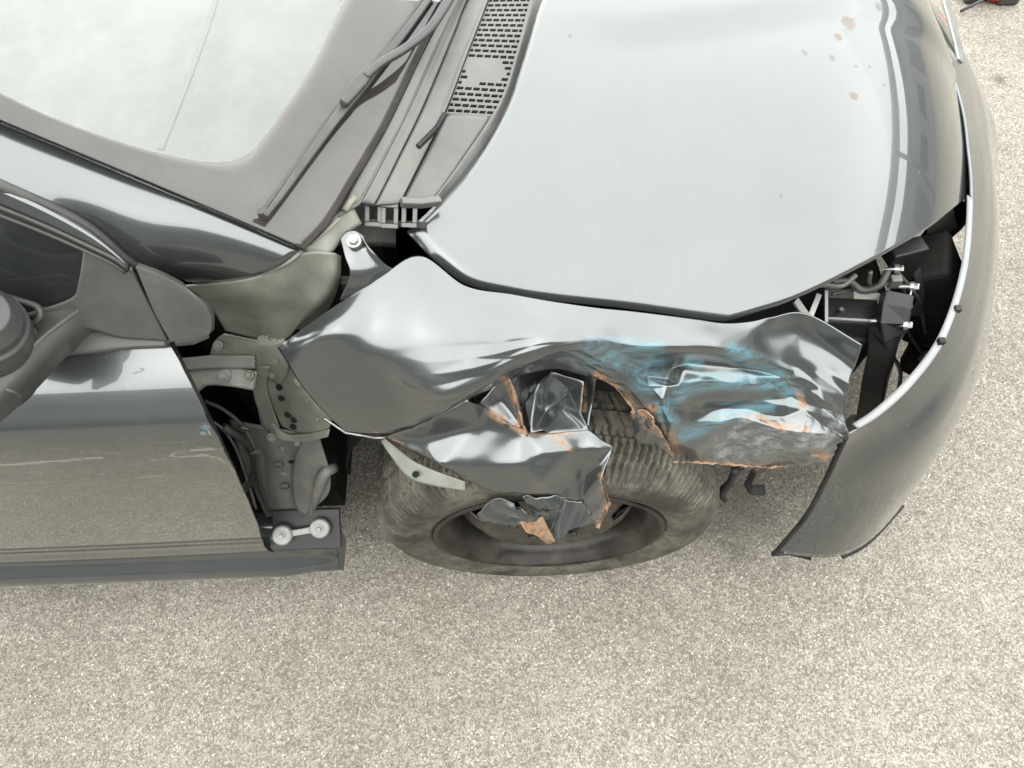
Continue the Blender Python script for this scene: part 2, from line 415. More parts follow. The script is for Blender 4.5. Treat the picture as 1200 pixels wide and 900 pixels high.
# ---------- hood
_px = np.array([-.35, -.1, .1, .3, .5, .58, .65, .72, .78, .83, .90, .96])
_pz = np.array([1.0, .985, .967, .942, .908, .889, .863, .823, .772, .715, .62, .52])
def mono(xs, ys):
    n = len(xs); d = np.diff(ys)/np.diff(xs); t = np.zeros(n); t[0], t[-1] = d[0], d[-1]
    for i in range(1, n-1):
        h0, h1 = xs[i]-xs[i-1], xs[i+1]-xs[i]; t[i] = (d[i-1]*h1+d[i]*h0)/(h0+h1)
    def f(x):
        x = min(max(x, xs[0]), xs[-1]); i = min(int(np.searchsorted(xs, x, 'right'))-1, n-2); i = max(i, 0)
        h = xs[i+1]-xs[i]; s = (x-xs[i])/h
        return (2*s**3-3*s*s+1)*ys[i]+(s**3-2*s*s+s)*h*t[i]+(-2*s**3+3*s*s)*ys[i+1]+(s**3-s*s)*h*t[i+1]
    return f
_prof = mono(_px, _pz)
def hood_z(x, y):
    xe = x+.28*y*y
    k = .085+.07*ss(-.2, .35, x)
    z = _prof(xe)-k*(abs(y)/.72)**2.4
    # crease that frames the raised centre
    yc = -.30+.16*ss(.1, .8, x)
    z += .010*ss(-.035, .035, abs(y)*-1-yc)*ss(.0, .3, x)
    return z
hf = lambda p: p.z-hood_z(p.x, p.y)
HP = lambda L: [np.array(UF(px, py, hf)) for px, py in L]
near = HP([(477, 271), (508, 303), (545, 331), (590, 343), (640, 351), (740, 362), (850, 377)])
corner = HP([(850, 377), (880, 368), (925, 353), (985, 325), (1050, 290), (1100, 258), (1141, 228)])
rear = HP([(477, 271), (512, 238), (556, 188), (595, 122), (618, 55), (634, 0)])
front = HP([(1141, 228), (1136, 175)])
# on to the centre line of the car
rc = rear[-1]; rear += [np.array((rc[0]+.035, -.14, 0)), np.array((rc[0]+.045, 0, 0))]
fc = corner[-1]; front = [fc, np.array((fc[0]+.06, -.26, 0)), np.array((fc[0]+.10, -.13, 0)), np.array((fc[0]+.115, 0, 0))]
nA = 36; nB = 34; nV = 64
c0 = curve(near, nA)[:-1]+curve(corner, nB)
nU = nA+nB
c1 = curve([rear[-1], front[-1]], nU)
# match spacing on the centre line
d0 = curve(rear, nV); d1 = curve(front, nV)
V = coons(c0, c1, d0, d1, nU, nV)
V = [np.array((p[0], p[1], hood_z(p[0], p[1]))) for p in V]
Vm = [np.array((p[0], -p[1], p[2])) for p in V]
BR, GY = (.062, .044, .031), (.06, .057, .05)
spots(M['paint_hood'], [(tuple(UF(a, b, hf)), r_, c) for a, b, r_, c in ((995, 27, .014, BR), (983, 43, .008, BR), (975, 68, .006, GY), (943, 62, .006, GY), (1000, 112, .007, BR), (1003, 78, .004, GY), (1030, 8, .008, GY), (1019, 78, .003, GY), (1036, 100, .003, GY), (668, 42, .003, GY), (915, 230, .003, GY), (1077, 202, .003, GY))])
hood = mesh('hood', V+Vm, gridfaces(nU, nV)+[f[::-1] for f in gridfaces(nU, nV, len(V))], M['paint_hood'], car, thick=.007, up=(0, 0, 1), inner=M['plastic_dark'])
bm = bmesh.new(); bm.from_mesh(hood.data); bmesh.ops.remove_doubles(bm, verts=bm.verts, dist=.0005); bm.to_mesh(hood.data); bm.free()
hood['label'] = 'hood, unbroken, shut but standing proud of the torn fender'

# ---------- windshield and its black printed border
def wb(y):       # x of the windshield base across the car
    a = abs(y); return -.055-.36*a**2.0
def wind_z(x, y):
    d = wb(y)-x; return .985+.56*d-.07*d*d+.03*(1-(abs(y)/.72)**2)*0
wf = lambda p: p.z-wind_z(p.x, p.y)
WP = lambda L, off=0: [np.array(UF(px, py, (lambda p: p.z-off-wind_z(p.x, p.y)))) for px, py in L]
side = WP([(357, 292), (250, 245), (120, 190), (0, 140)])
q = side[-1]-side[0]; side.append(side[0]+q*2.6); side[-1][1] += .03
side[-1][2] = wind_z(*side[-1][:2])
base = WP([(357, 292), (385, 262), (415, 213), (455, 145), (493, 65), (528, 0)])
base += [np.array((wb(-.15), -.15, .985)), np.array((wb(0), 0, .985))]
nW = 40
cs = curve(side, nW); cb = curve(base, nW)
top = curve([side[-1], np.array((side[-1][0]-.04, 0, 0))], nW)
mid = curve([base[-1], top[-1]], nW)
WV = coons(cs, mid, cb, top, nW, nW)
WV = [np.array((p[0], p[1], wind_z(p[0], p[1]))) for p in WV]
# inner border: a smooth closed line that frames the clear glass, in the (u,v) sheet
inner = WP([(405, -4), (370, 70), (330, 132), (300, 172), (280, 186), (262, 190), (235, 189), (185, 179), (130, 163), (60, 137), (-2, 108), (-120, 50)])
inner3 = curve(inner, 120)
outer_chain = WP([(528, 0), (493, 65), (455, 145), (415, 213), (385, 262), (357, 292), (250, 245), (120, 190), (0, 140), (-130, 84)])
outer3 = curve(outer_chain[:6], 60, False)[:-1]+curve(outer_chain[5:], 60)
def on_wind(p): return np.array((p[0], p[1], wind_z(p[0], p[1])))
# frit band: ruled strip outer -> inner
fv = []; nb = 8
for a, b in zip(outer3, inner3):
    for j in range(nb+1): fv.append(on_wind(a+(b-a)*j/nb))
# continue over the car centre: mirror strip + plain bottom band
wind = empty('windshield', car)
mesh('border_band', fv, gridfaces(len(outer3)-1, nb), M['frit'], wind, thick=.0012, up=(0, 0, 1))
fvm = [np.array((p[0], -p[1], p[2])) for p in fv]
mesh('border_band', fvm, gridfaces(len(outer3)-1, nb), M['frit'], wind, thick=.0012, up=(0, 0, 1))
def ruled(A, B, n): return [on_wind(a+(b-a)*j/n) for a, b in zip(A, B) for j in range(n+1)]
mA = lambda p: np.array((p[0], -p[1], p[2]))
o_, i_ = outer3[0], inner3[0]
mesh('border_band', ruled(curve([o_, np.array((wb(0), 0, 0)), mA(o_)], 20), curve([i_, np.array((i_[0]+.02, 0, 0)), mA(i_)], 20), 6), gridfaces(20, 6), M['frit'], wind, thick=.0012, up=(0, 0, 1))
# clear glass: left half boundary <-> right half boundary
gl = [p-np.array((0, 0, .0025)) for p in ruled(outer3, [mA(p) for p in outer3], 60)]
mesh('clear_glass', gl, gridfaces(len(outer3)-1, 60), M['glass'], wind, thick=.0045, up=(0, 0, 1))
# dashboard seen through the glass
dv = []
for i in range(21):
    for j in range(13):
        x = -.15-.95*j/12; y = -.62+1.24*i/20
        dv.append((x, y, min(.93+.02*math.sin(j*.5)-.05*(abs(y)/.62)**3, wind_z(x, y)-.05) ))
mesh('dashboard', dv, gridfaces(20, 12), M['dash'], car, up=(0, 0, 1), thick=.02)
MB().bar([U(256, -30, .965), U(250, 10, .965), U(222, 90, .965), U(188, 176, .965)], .008, .004, (0, 0, 1), 20).build('reflection_line', M['rubber'], car)  # thin dark bar drawn in for a reflection line on the glass
# ---------- roof above the windshield, so the cabin is closed
rt = top
rv = []
for i, p in enumerate([top[k] for k in range(0, nW+1, 2)]):
    z0 = wind_z(p[0], p[1])
    for j in range(13):
        t = j/12; rv.append((p[0]-1.35*t, p[1]*(1+.02*math.sin(t*3)), z0+.07*math.sin(t*2.2)*(1-.3*(abs(p[1])/.6)**2)))
nR = len(rv)//13-1
mesh('roof', rv+[(a, -b, c) for a, b, c in rv], gridfaces(nR, 12)+[f[::-1] for f in gridfaces(nR, 12, len(rv))], M['paint'], car, thick=.01, up=(0, 0, 1), inner=M['dash'])

# ---------- wipers
def WW(px, py, off): return UF(px, py, lambda p: p.z-off-wind_z(p.x, p.y))
wn = Vector((.45, 0, .89))
wiper = empty('wiper', car)
bl = [(307, 252), (330, 221), (362, 175), (395, 130), (420, 100), (445, 68), (470, 36), (495, 2), (515, -26)]
MB().bar([WW(a, b, .012) for a, b in bl], .006, .014, wn, 40).build('rubber_lip', M['rubber'], wiper, True)
MB().bar([WW(a+4, b+2, .024) for a, b in bl], [.006, .009, .011, .012, .011, .010, .009, .008], .007, wn, 40).build('blade_spine', M['wiper'], wiper, bevel=.002)
MB().bar([WW(402, 122, .034), WW(412, 107, .036), WW(422, 96, .038), WW(434, 82, .040)], [.011, .017, .017, .013], .011, wn).build('connector', M['wiper'], wiper, bevel=.003)
MB().bar([WW(428, 90, .043), WW(446, 74, .045), WW(470, 60, .045), WW(497, 40, .042), WW(512, 22, .040), WW(532, -12, .036), WW(560, -70, .03)], [.010, .011, .012, .013, .014, .015, .017], .009, wn, 30).build('wiper_arm', M['wiper'], wiper, bevel=.003)
MB().box(WW(309, 251, .016), (.012, .010, .014)).build('end_cap', M['rubber'], wiper, bevel=.003)

# second wiper rests on the far half
wiper2 = empty('wiper', car)
b2 = [Vector((wb(y)-.05-.05*(y+.1), y, wind_z(wb(y)-.05-.05*(y+.1), y)+.02)) for y in np.linspace(-.12, .45, 12)]
MB().bar(b2, .014, .014, wn).build('blade_spine', M['wiper'], wiper2, bevel=.002)
MB().bar([b2[6]+Vector((0, 0, .02)), b2[9]+Vector((.05, 0, .02)), b2[11]+Vector((.09, .05, .0))], .018, .01, wn).build('wiper_arm', M['wiper'], wiper2, bevel=.003)

# ---------- cowl
cowl = empty('cowl', car)
def line(P, zs, n=60):
    return curve([U(px, py, z) for (px, py), z in zip(P, zs)], n)
L0 = line([(395, 256), (417, 214), (456, 146), (494, 66), (530, 0), (575, -80)], [.966, .972, .978, .981, .983, .985])
L1 = line([(424, 238), (446, 197), (480, 130), (514, 55), (540, 0), (584, -80)], [.962, .965, .970, .974, .977, .98])
L1b = line([(440, 240), (464, 192), (496, 126), (532, 40), (548, 0), (590, -80)], [.955, .958, .962, .966, .970, .974])
L2 = line([(468, 238), (492, 190), (522, 129), (545, 68), (568, 9), (602, -80)], [.948, .952, .958, .963, .967, .973])
L2b = [p-np.array((0, 0, .006)) for p in L2]
L3 = line([(507, 236), (540, 190), (585, 121), (604, 66), (621, 0), (640, -80)], [.925, .928, .932, .938, .946, .955])
L4 = line([(516, 240), (558, 194), (601, 126), (624, 60), (642, 0), (660, -80)], [.912, .915, .920, .928, .937, .946])
def strip(A, B, n, fn=None):
    V = []
    for i, (a, b) in enumerate(zip(A, B)):
        for j in range(n+1):
            p = a+(b-a)*j/n
            if fn: p = p+np.array((0, 0, fn(i/(len(A)-1), j/n)))
            V.append(p)
    return V, gridfaces(len(A)-1, n)
rib = lambda u, v: .0035*math.exp(-((v-.25)/.09)**2)
V1, F1 = strip(L0, L1, 10, lambda u, v: .004*math.exp(-((v-.95)/.1)**2)); mesh('cowl_panel', V1, F1, M['plastic'], cowl, thick=.003, up=(0, 0, 1))
V1, F1 = strip([p+np.array((0, 0, .002)) for p in L1], L1b, 8, lambda u, v: .003*math.exp(-((v-.9)/.12)**2)); mesh('cowl_panel', V1, F1, M['plastic'], cowl, thick=.003, up=(0, 0, 1))
V1, F1 = strip(L1b, L2, 8, lambda u, v: .0025*math.exp(-((v-.97)/.06)**2)); mesh('cowl_panel', V1, F1, M['plastic'], cowl, thick=.003, up=(0, 0, 1))
V1, F1 = strip(L3, L4, 6, lambda u, v: .002*math.exp(-((v-.1)/.1)**2)); mesh('cowl_edge', V1, F1, M['plastic'], cowl, thick=.003, up=(0, 0, 1))
# lower plain part between L2 and L3, up to the grille
kg = 24
for k in range(61):
    if PR(L2[k])[1] < 133: kg = k; break
V1, F1 = strip(L2b[:kg+1], L3[:kg+1], 8); mesh('cowl_panel', V1, F1, M['plastic'], cowl, thick=.003, up=(0, 0, 1))
# louvred grille with real slots
A_, B_ = curve(L2b[kg:], 200), curve(L3[kg:], 200)
def gp(u, v):
    i = u*200; k = min(int(i), 199); f = i-k
    a = A_[k]+(A_[k+1]-A_[k])*f; b = B_[k]+(B_[k+1]-B_[k])*f
    return a+(b-a)*v
gm = MB(); rows = 36; colsn = 6
for r_ in range(rows):
    sh = .5 if r_ % 2 else 0
    for c_ in range(-1, colsn+1):
        v0, v1 = (c_+sh)/colsn, (c_+1+sh)/colsn
        v0, v1 = max(0, v0), min(1, v1)
        if v1-v0 < .01: continue
        sk_ = lambda v: 0
        u0, u1 = r_/rows, (r_+1)/rows
        pc = PR(gp((u0+u1)/2, (v0+v1)/2))
        blank = (545 < pc[0] < 594 and 68 < pc[1] < 103 and (pc[0]-545) < 50-(90-pc[1])*.2) and (pc[1] < 100-(pc[0]-545)*.3+4)
        mv, mu = (v1-v0)*.10, (u1-u0)*.24
        if v1-v0 < .06 or blank:
            P = [gp(u0, v0), gp(u1, v0), gp(u1, v1), gp(u0, v1)]; gm.add(P, [(0, 1, 2, 3)]); continue
        O = [gp(u0, v0), gp(u1, v0), gp(u1, v1), gp(u0, v1)]
        I = [gp(u0+mu, v0+mv), gp(u1-mu, v0+mv), gp(u1-mu, v1-mv), gp(u0+mu, v1-mv)]
        gm.add(O+I, [(0, 1, 5, 4), (1, 2, 6, 5), (2, 3, 7, 6), (3, 0, 4, 7)])
og = mesh('vent_grille', gm.V, gm.F, M['plastic'], cowl, False, thick=.004, up=(0, 0, 1)); og['kind'] = 'stuff'
V1, F1 = strip([p-np.array((0, 0, .05)) for p in A_[::10]], [p-np.array((0, 0, .05)) for p in B_[::10]], 2)
mesh('vent_box', V1, F1, M['cavity'], cowl, up=(0, 0, 1))
MB().tube([U(490, 172, .975), U(512, 150, .975), U(521, 134, .975)], .004, 8).build('clip', M['plastic_dark'], cowl)
MB().bar([U(470, 237, .955), U(492, 238, .945), U(516, 235, .935)], .012, .010).build('cowl_lip', M['plastic'], cowl, bevel=.002)
MB().tube([U(404, 247, .968), U(410, 238, .970), U(416, 232, .970)], .0045, 8).build('sealant', M['beige'], cowl, True)
MB().tube([U(358, 291, .978), U(372, 279, .975), U(386, 268, .972), U(398, 256, .972)], .0018, 8).build('sealant', M['beige'], cowl, True)
mir_ = lambda L: [L[-1]]+[np.array((p[0], -p[1], p[2])) for p in L[::-1]]
for A, B in ((L0, L1), (L1, L1b), (L1b, L2), (L2b, L3), (L3, L4)):
    V1, F1 = strip(mir_(A), mir_(B), 2); mesh('cowl_panel', V1, F1, M['plastic'], cowl, thick=.003, up=(0, 0, 1))
# bracket with three square holes under the cowl end
def frame_hole(c, wx, wz, rim, th, rot):
    m = MB(); X = rot@Vector((1, 0, 0)); Z = rot@Vector((0, 0, 1))
    m.box(c+Z*(wz/2-rim/2), (wx, th, rim), rot); m.box(c-Z*(wz/2-rim/2), (wx, th, rim), rot)
    m.box(c+X*(wx/2-rim/2), (rim, th*.98, wz-2*rim), rot); m.box(c-X*(wx/2-rim/2), (rim, th*.98, wz-2*rim), rot)
    return m
rotb = Matrix.Rotation(R(-52), 3, 'X') @ Matrix.Rotation(R(5), 3, 'Y')
for px, py, w_ in ((438, 251, .022), (457, 253, .022), (480, 252, .020)):
    frame_hole(U(px, py, .935), w_, .032, .006, .008, rotb).build('bracket_frame', M['plastic'], cowl, bevel=.001)
MB().box(U(460, 262, .915), (.09, .03, .008), rotb).build('bracket_base', M['plastic_dark'], cowl)

# ---------- pillar
pil = empty('windshield_pillar', car)
pt = [U(px, py, z) for px, py, z in ((356, 293, .976), (250, 247, 1.03), (120, 191, 1.085), (0, 141, 1.135), (-160, 75, 1.20), (-420, -40, 1.29))]
pb = [U(px, py, z) for px, py, z in ((232, 333, .930), (180, 321, .975), (150, 305, 1.006), (100, 264, 1.053), (0, 216, 1.114), (-200, 135, 1.195))]
pt[0] = U(356, 293, .974)
ct = curve(pt, 50); cbm = curve(pb, 50)
e0 = curve([U(356, 293, .974), U(338, 307, .968), U(310, 320, .955), U(275, 329, .94), U(232, 333, .925)], 20)
e1 = curve([ct[-1], cbm[-1]], 20)
PV = coons(ct, cbm, e0, e1, 50, 20)
PV2 = []
for i in range(51):
    for j in range(21):
        v = j/20; p = PV[i*21+j].copy(); b_ = math.sin(math.pi*v)
        p[2] += .007*b_*(.5+.5*ss(0, .2, i/50)); p[1] -= .003*b_
        PV2.append(p)
mesh('pillar_skin', PV2, gridfaces(50, 20), M['paint'], pil, thick=.004, up=(0, -1, 1))
MB().tube([p+np.array((0, 0, .004)) for p in ct], .0022, 6).build('seal', M['rubber'], pil, True)
MB().tube([p+np.array((0, -.002, .002)) for p in cbm[8:]], .0065, 8).build('door_seal', M['rubber'], pil, True)
MB().tube([p for p in e0], .003, 6).build('edge_seal', M['primer_grey'], pil, True)

# ---------- body shell: parts hidden or half hidden
MB().box((-1.45, .0, .25), (2.2, 1.5, .10)).box((-.43, .06, .52), (.10, 1.20, .62)).build('floor_pan', M['cavity'], car)
eb = MB().box((.10, .22, .50), (.80, .98, .50)).box((.58, .22, .46), (.16, 1.10, .42))
eb.build('engine_block', M['cavity'], car, bevel=.02)
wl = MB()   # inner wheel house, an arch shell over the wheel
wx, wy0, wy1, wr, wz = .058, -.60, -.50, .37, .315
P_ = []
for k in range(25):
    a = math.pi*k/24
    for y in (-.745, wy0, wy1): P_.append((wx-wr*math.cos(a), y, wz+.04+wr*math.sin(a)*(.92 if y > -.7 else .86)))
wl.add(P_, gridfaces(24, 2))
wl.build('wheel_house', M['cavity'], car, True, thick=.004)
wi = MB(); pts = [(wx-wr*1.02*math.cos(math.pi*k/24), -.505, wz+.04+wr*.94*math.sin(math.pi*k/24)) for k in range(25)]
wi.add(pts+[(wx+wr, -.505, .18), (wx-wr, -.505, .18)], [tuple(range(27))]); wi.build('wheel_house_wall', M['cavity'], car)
MB().box((-1.60, -.79, .27), (2.2, .10, .10)).box((-1.6, .0, .62), (1.9, 1.44, .55)).build('cabin_floor', M['cavity'], car)
# mirrored far side
fs = []
for i in range(31):
    x = -2.4+3.1*i/30
    for z, y in ((.22, .84), (.40, .87), (.65, .88), (.80, .865), (.88, .80), (.915, .72)):
        fs.append((x, y-(.25*ss(.3, .75, x)), z-.12*ss(0, .75, x)*(z > .7)))
mesh('far_side_panel', fs, gridfaces(30, 5), M['paint'], car, thick=.004, up=(0, 1, 0))

# ---------- sill
sill = empty('sill', car)
sp = [(-.80, .315), (-.845, .312), (-.862, .295), (-.862, .270), (-.865, .258), (-.872, .248), (-.884, .240), (-.892, .230), (-.896, .215), (-.892, .195), (-.83, .185)]
xend = U(403, 656, .19).x
sv = []; nX = 40
for i in range(nX+1):
    x = -2.4+(xend+2.4)*i/nX
    fade = ss(xend-.10, xend-.03, x)
    for (y, z) in sp:
        y2 = y+.010*fade*(z < .25); sv.append((x, y2, z-.004*fade))
mesh('sill_skin', sv, gridfaces(nX, len(sp)-1), M['paint'], sill, thick=.003, up=(0, -1, 0))
cap = MB(); n_ = len(sp); cap.add([(xend+.001, y+.010*(z < .25), z-.004) for y, z in sp], [tuple(range(n_))]); cap.build('sill_end', M['primer_grey'], sill)
lk = MB()
a_, b_ = U(331, 627, .345), U(375, 619, .345)
up_ = Vector((0, -.55, .84))
lk.bar([a_, lerp(a_, b_, .3), lerp(a_, b_, .7), b_], [.026, .012, .012, .026], .005, up_)
lk.lathe([(0, .006), (.017, .006), (.019, .003), (.019, -.004)], a_, up_, 24); lk.lathe([(0, .006), (.017, .006), (.019, .003), (.019, -.004)], b_, up_, 24)
lk.build('retaining_link', M['link'], sill, bevel=.0015)
for p in (a_, b_): MB().bolt(p+up_*.006, up_, .005, .005).build('bolt', M['link'], sill)
MB().box(lerp(a_, b_, .5)-up_*.016+Vector((.006, 0, 0)), (.125, .075, .010), Matrix.Rotation(R(33), 3, 'X')).build('sill_bracket', M['black_steel'], sill, bevel=.002)

# ---------- door
dprof = mono(np.array([.20, .25, .275, .30, .34, .42, .52, .65, .74, .80, .84, .87, .89, .905, .915]),
             np.array([-.840, -.856, -.866, -.870, -.868, -.880, -.887, -.889, -.885, -.876, -.862, -.840, -.818, -.795, -.78]))
df_ = lambda p: p.y-dprof(p.z)
edge = [UF(px, py, df_) for px, py in ((198, 403), (210, 423), (222, 447), (238, 478), (255, 512), (275, 552), (291, 588), (302, 615), (309, 640))]
zs_e = [p.z for p in edge]; xs_e = [p.x for p in edge]
def xfront(z): return float(np.interp(z, zs_e[::-1], xs_e[::-1]))
dV = []; zz = np.concatenate([np.linspace(.258, .40, 40), np.linspace(.403, .78, 80), np.linspace(.783, .912, 40)])
nx = 170
for i in range(nx+1):
    t = (i/nx)**2.0
    for z in zz:
        x0 = xfront(z); x = x0+(-1.52-x0)*t
        dV.append((x, dprof(z)-.004*math.sin(math.pi*min(1, t*1.2))-.003*math.exp(-((z-.845)/.012)**2)*ss(-.9, -.5, -x-1.4+.5), z))
door = empty('front_door', car)
skin = mesh('door_skin', dV, gridfaces(nx, len(zz)-1), M['paint_door'], door, thick=.0035, up=(0, -1, 0))
def wear_and_reflection(p):  # mask for scratches, dust and the painted-in ground reflection
    return ss(.84, .74, p.z)*(.35+.65*ss(-1.0, -.5, p.x))*(1-.5*ss(.36, .28, p.z))
attr(skin, 'wear_and_reflection', wear_and_reflection)
SC = [[(300, 527), (270, 527), (245, 526), (205, 530), (200, 534), (212, 536), (240, 533), (258, 538), (270, 548), (285, 565)],
      [(150, 561), (175, 559), (190, 557)], [(133, 569), (146, 569)], [(0, 545), (60, 541), (120, 536)], [(240, 497), (246, 508)], [(175, 539), (195, 538)],
      [(210, 578), (235, 572)], [(225, 640), (280, 636), (309, 636)], [(150, 455), (151, 448)]]
def scuff(p):
    q = PR(p); d = min(seg_d(q, L) for L in SC); return .85*ss(1.7, .4, d)*(.35+.65*(noise.noise(Vector(p)*70) > -.1))
attr(skin, 'scuff', scuff)
spots(M['paint_door'], [(tuple(UF(241, 500, df_)), .006, (.045, .085, .095)), (tuple(UF(238, 508, df_)), .004, (.07, .09, .095))])
skin['label'] = 'door skin scraped and dusty, with ground reflection tinted in below its shoulder line'
# belt trim on top of the door, sail panel, window
wy = lambda z: -.790+(z-.912)*.35
winf = lambda p: p.y-wy(p.z)
def WD(L, off=0): return [UF(a, b, lambda p: p.y+off-wy(p.z)) for a, b in L]
def poly_fan(name, L, mat, parent, off=0, thick=.004, smooth=False, bevel=0):
    P = WD(L, off)
    o = mesh(name, P, [tuple(range(len(P)))], mat, parent, smooth, thick=thick, up=(0, -1, 0), bevel=bevel); return o
M['window'] = plain('window_glass', (.012, .013, .014), .02, var=.05, dusty=.02, bump=0)
M['trim'] = plain('trim', (.030, .030, .0295), .40, var=.12, dusty=.16, scale=16, spec=.35)
A1 = [(-150, 160), (0, 222), (60, 250), (105, 276), (135, 299), (150, 313)]
A2 = [(-150, 184), (0, 243), (60, 268), (105, 289), (135, 304), (149, 316)]
A3 = [(-150, 194), (0, 252), (60, 276), (105, 296), (132, 309), (148, 320)]
V1, F1 = strip([np.array(p) for p in curve(WD(A1, .006), 40)], [np.array(p) for p in curve(WD(A2, .006), 40)], 4); mesh('window_frame', V1, F1, M['paint'], door, thick=.006, up=(0, -1, 0))
V1, F1 = strip([np.array(p) for p in curve(WD(A2, .003), 40)], [np.array(p) for p in curve(WD(A3, .003), 40)], 4); mesh('window_seal', V1, F1, M['trim'], door, thick=.006, up=(0, -1, 0))
MB().tube(curve(WD(A2, .008), 40), .0025, 6).build('seal_bead', M['rubber'], door, True)
MB().tube(curve(WD(A3, .008), 40), .0025, 6).build('seal_bead', M['rubber'], door, True)
poly_fan('window_pane', [(-260, 146), (0, 252), (60, 276), (100, 293), (100, 350), (0, 372), (-260, 372)], M['window'], door, .001, .004)
sg = [[(98, 292), (92, 330), (80, 352), (20, 372)], [(125, 306), (125, 340), (122, 362), (100, 385)], [(148, 319), (158, 345), (165, 372), (140, 396)], [(152, 314), (168, 345), (184, 375), (196, 400)]]
SV, su, sv_ = spline_grid([[UF(a, b, lambda p, k=k: p.y+.004+.003*k-wy(p.z)) for k, (a, b) in enumerate(col)] for col in sg], 8)
mesh('sail_panel', SV, gridfaces(su, sv_), M['trim'], door, thick=.005, up=(0, -1, 0))
MB().bar([U(px, py, z) for px, py, z in ((-200, 411, .925), (0, 408, .925), (90, 403, .925), (150, 397, .924), (197, 395, .922))], .026, .014, (0, -.5, 1), 20).build('belt_trim', M['trim'], door, True, bevel=.004)
MB().tube(curve([U(a, b, z) for a, b, z in ((150, 312, .955), (156, 322, .95), (168, 348, .942), (183, 377, .935), (199, 402, .92))], 24), .0045, 8).build('front_seal', M['rubber'], door, True)
# hidden inner side of the door edge
ie = MB(); ev = []
for p in edge: ev += [tuple(p+Vector((-.004, .003, 0))), tuple(p+Vector((-.03, .055, 0)))]
ie.add(ev, gridfaces(len(edge)-1, 1)); ie.build('door_edge', M['black_steel'], door, thick=.002)

# ---------- corner trim ahead of the door
ctg = [[(159, 313, .955), (168, 335, .945), (182, 368, .935), (200, 400, .915)], [(185, 322, .95), (195, 342, .945), (206, 370, .935), (215, 400, .912)],
       [(212, 334, .935), (222, 350, .935), (230, 372, .925), (234, 397, .908)], [(222, 340, .925), (240, 357, .925), (248, 374, .915), (246, 391, .903)]]
V1, a1, b1 = spline_grid([[UF(a, b, lambda p, k=k: p.y+.006+.004*k-wy(p.z)) for k, (a, b, z) in enumerate(col)] for col in ctg], 8)
ctr = mesh('corner_trim', V1, gridfaces(a1, b1), M['trim'], car, thick=.012, up=(0, -1, 1), bevel=.003)
MB().bar([U(205, 401, .909), U(225, 399, .906), U(244, 391, .902)], .008, .010).build('trim_lip', M['plastic'], ctr, bevel=.002)

# ---------- mirror
mir = empty('door_mirror', car)
arm = [[(134, 348, .952), (122, 372, .944), (104, 398, .925)], [(105, 357, .968), (94, 388, .955), (76, 420, .93)], [(62, 385, .985), (56, 420, .972), (44, 455, .94)], [(10, 432, 1.0), (12, 462, .985), (6, 490, .95)], [(-60, 490, 1.01), (-55, 518, 1.0), (-60, 548, .965)]]
V1, a1, b1 = spline_grid(UG(arm), 10)
mesh('mirror_arm', V1, gridfaces(a1, b1), M['trim'], mir, thick=.008, up=(0, -.3, 1))
armt = [[(134, 347, .953), (105, 349, .962), (60, 352, .965)], [(105, 356, .969), (80, 358, .972), (50, 358, .970)], [(62, 384, .986), (50, 386, .984), (38, 388, .980)], [(10, 431, 1.001), (0, 425, .998), (-10, 420, .99)]]
V1, a1, b1 = spline_grid(UG(armt), 8)
mesh('mirror_foot', V1, gridfaces(a1, b1), M['trim'], mir, thick=.006, up=(0, 0, 1))
MB().tube([U(7, 456, 1.012), U(15, 459, 1.008), U(23, 463, 1.0), U(25, 470, .985)], .0018, 6).build('joint_line', M['rubber'], mir, True)
hc = U(-28, 392, 1.02)
hs = MB()
hs.lathe([(0, .045), (.020, .046), (.032, .044), (.040, .034), (.043, .030), (.0445, .022), (.049, .019), (.052, .005), (.053, -.01), (.0565, -.012), (.058, -.03), (.058, -.08)], hc, Vector((.45, .05, .85)), 72)
ho = hs.build('mirror_housing', M['trim'], mir, False, bevel=.0012)
MB().tube([U(0, 346, 1.0), U(22, 352, 1.0), U(44, 360, 1.0), U(47, 372, .995), U(36, 380, .99), U(20, 372, .99), U(0, 360, .99)], .004, 8, 30).build('gasket', M['rubber'], mir, True)

# ---------- bare front pillar structure
bs = empty('front_body_structure', car)
tr = [[(216, 336, .925), (238, 352, .90), (252, 368, .86), (264, 388, .80)], [(265, 331, .94), (276, 350, .905), (288, 370, .845), (296, 396, .775)],
      [(310, 322, .955), (321, 345, .915), (325, 374, .845), (322, 402, .78)], [(354, 298, .972), (362, 325, .93), (352, 362, .865), (338, 396, .79)],
      [(390, 297, .965), (390, 325, .935), (375, 355, .88), (348, 386, .80)], [(400, 300, .945), (398, 330, .90), (385, 362, .83), (358, 390, .75)]]
V1, a1, b1 = spline_grid(UG(tr), 10)
mesh('pillar_root', V1, gridfaces(a1, b1), M['primer'], bs, thick=.003, up=(0, -1, 1))
V1, a1, b1 = spline_grid(UG([[(352, 294, .972), (366, 300, .96)], [(372, 275, .972), (388, 296, .955)], [(392, 255, .968), (404, 276, .95)], [(412, 238, .966), (424, 262, .945)]]), 6)
mesh('pillar_flange', V1, gridfaces(a1, b1), M['primer'], bs, thick=.003, up=(0, -1, 1))
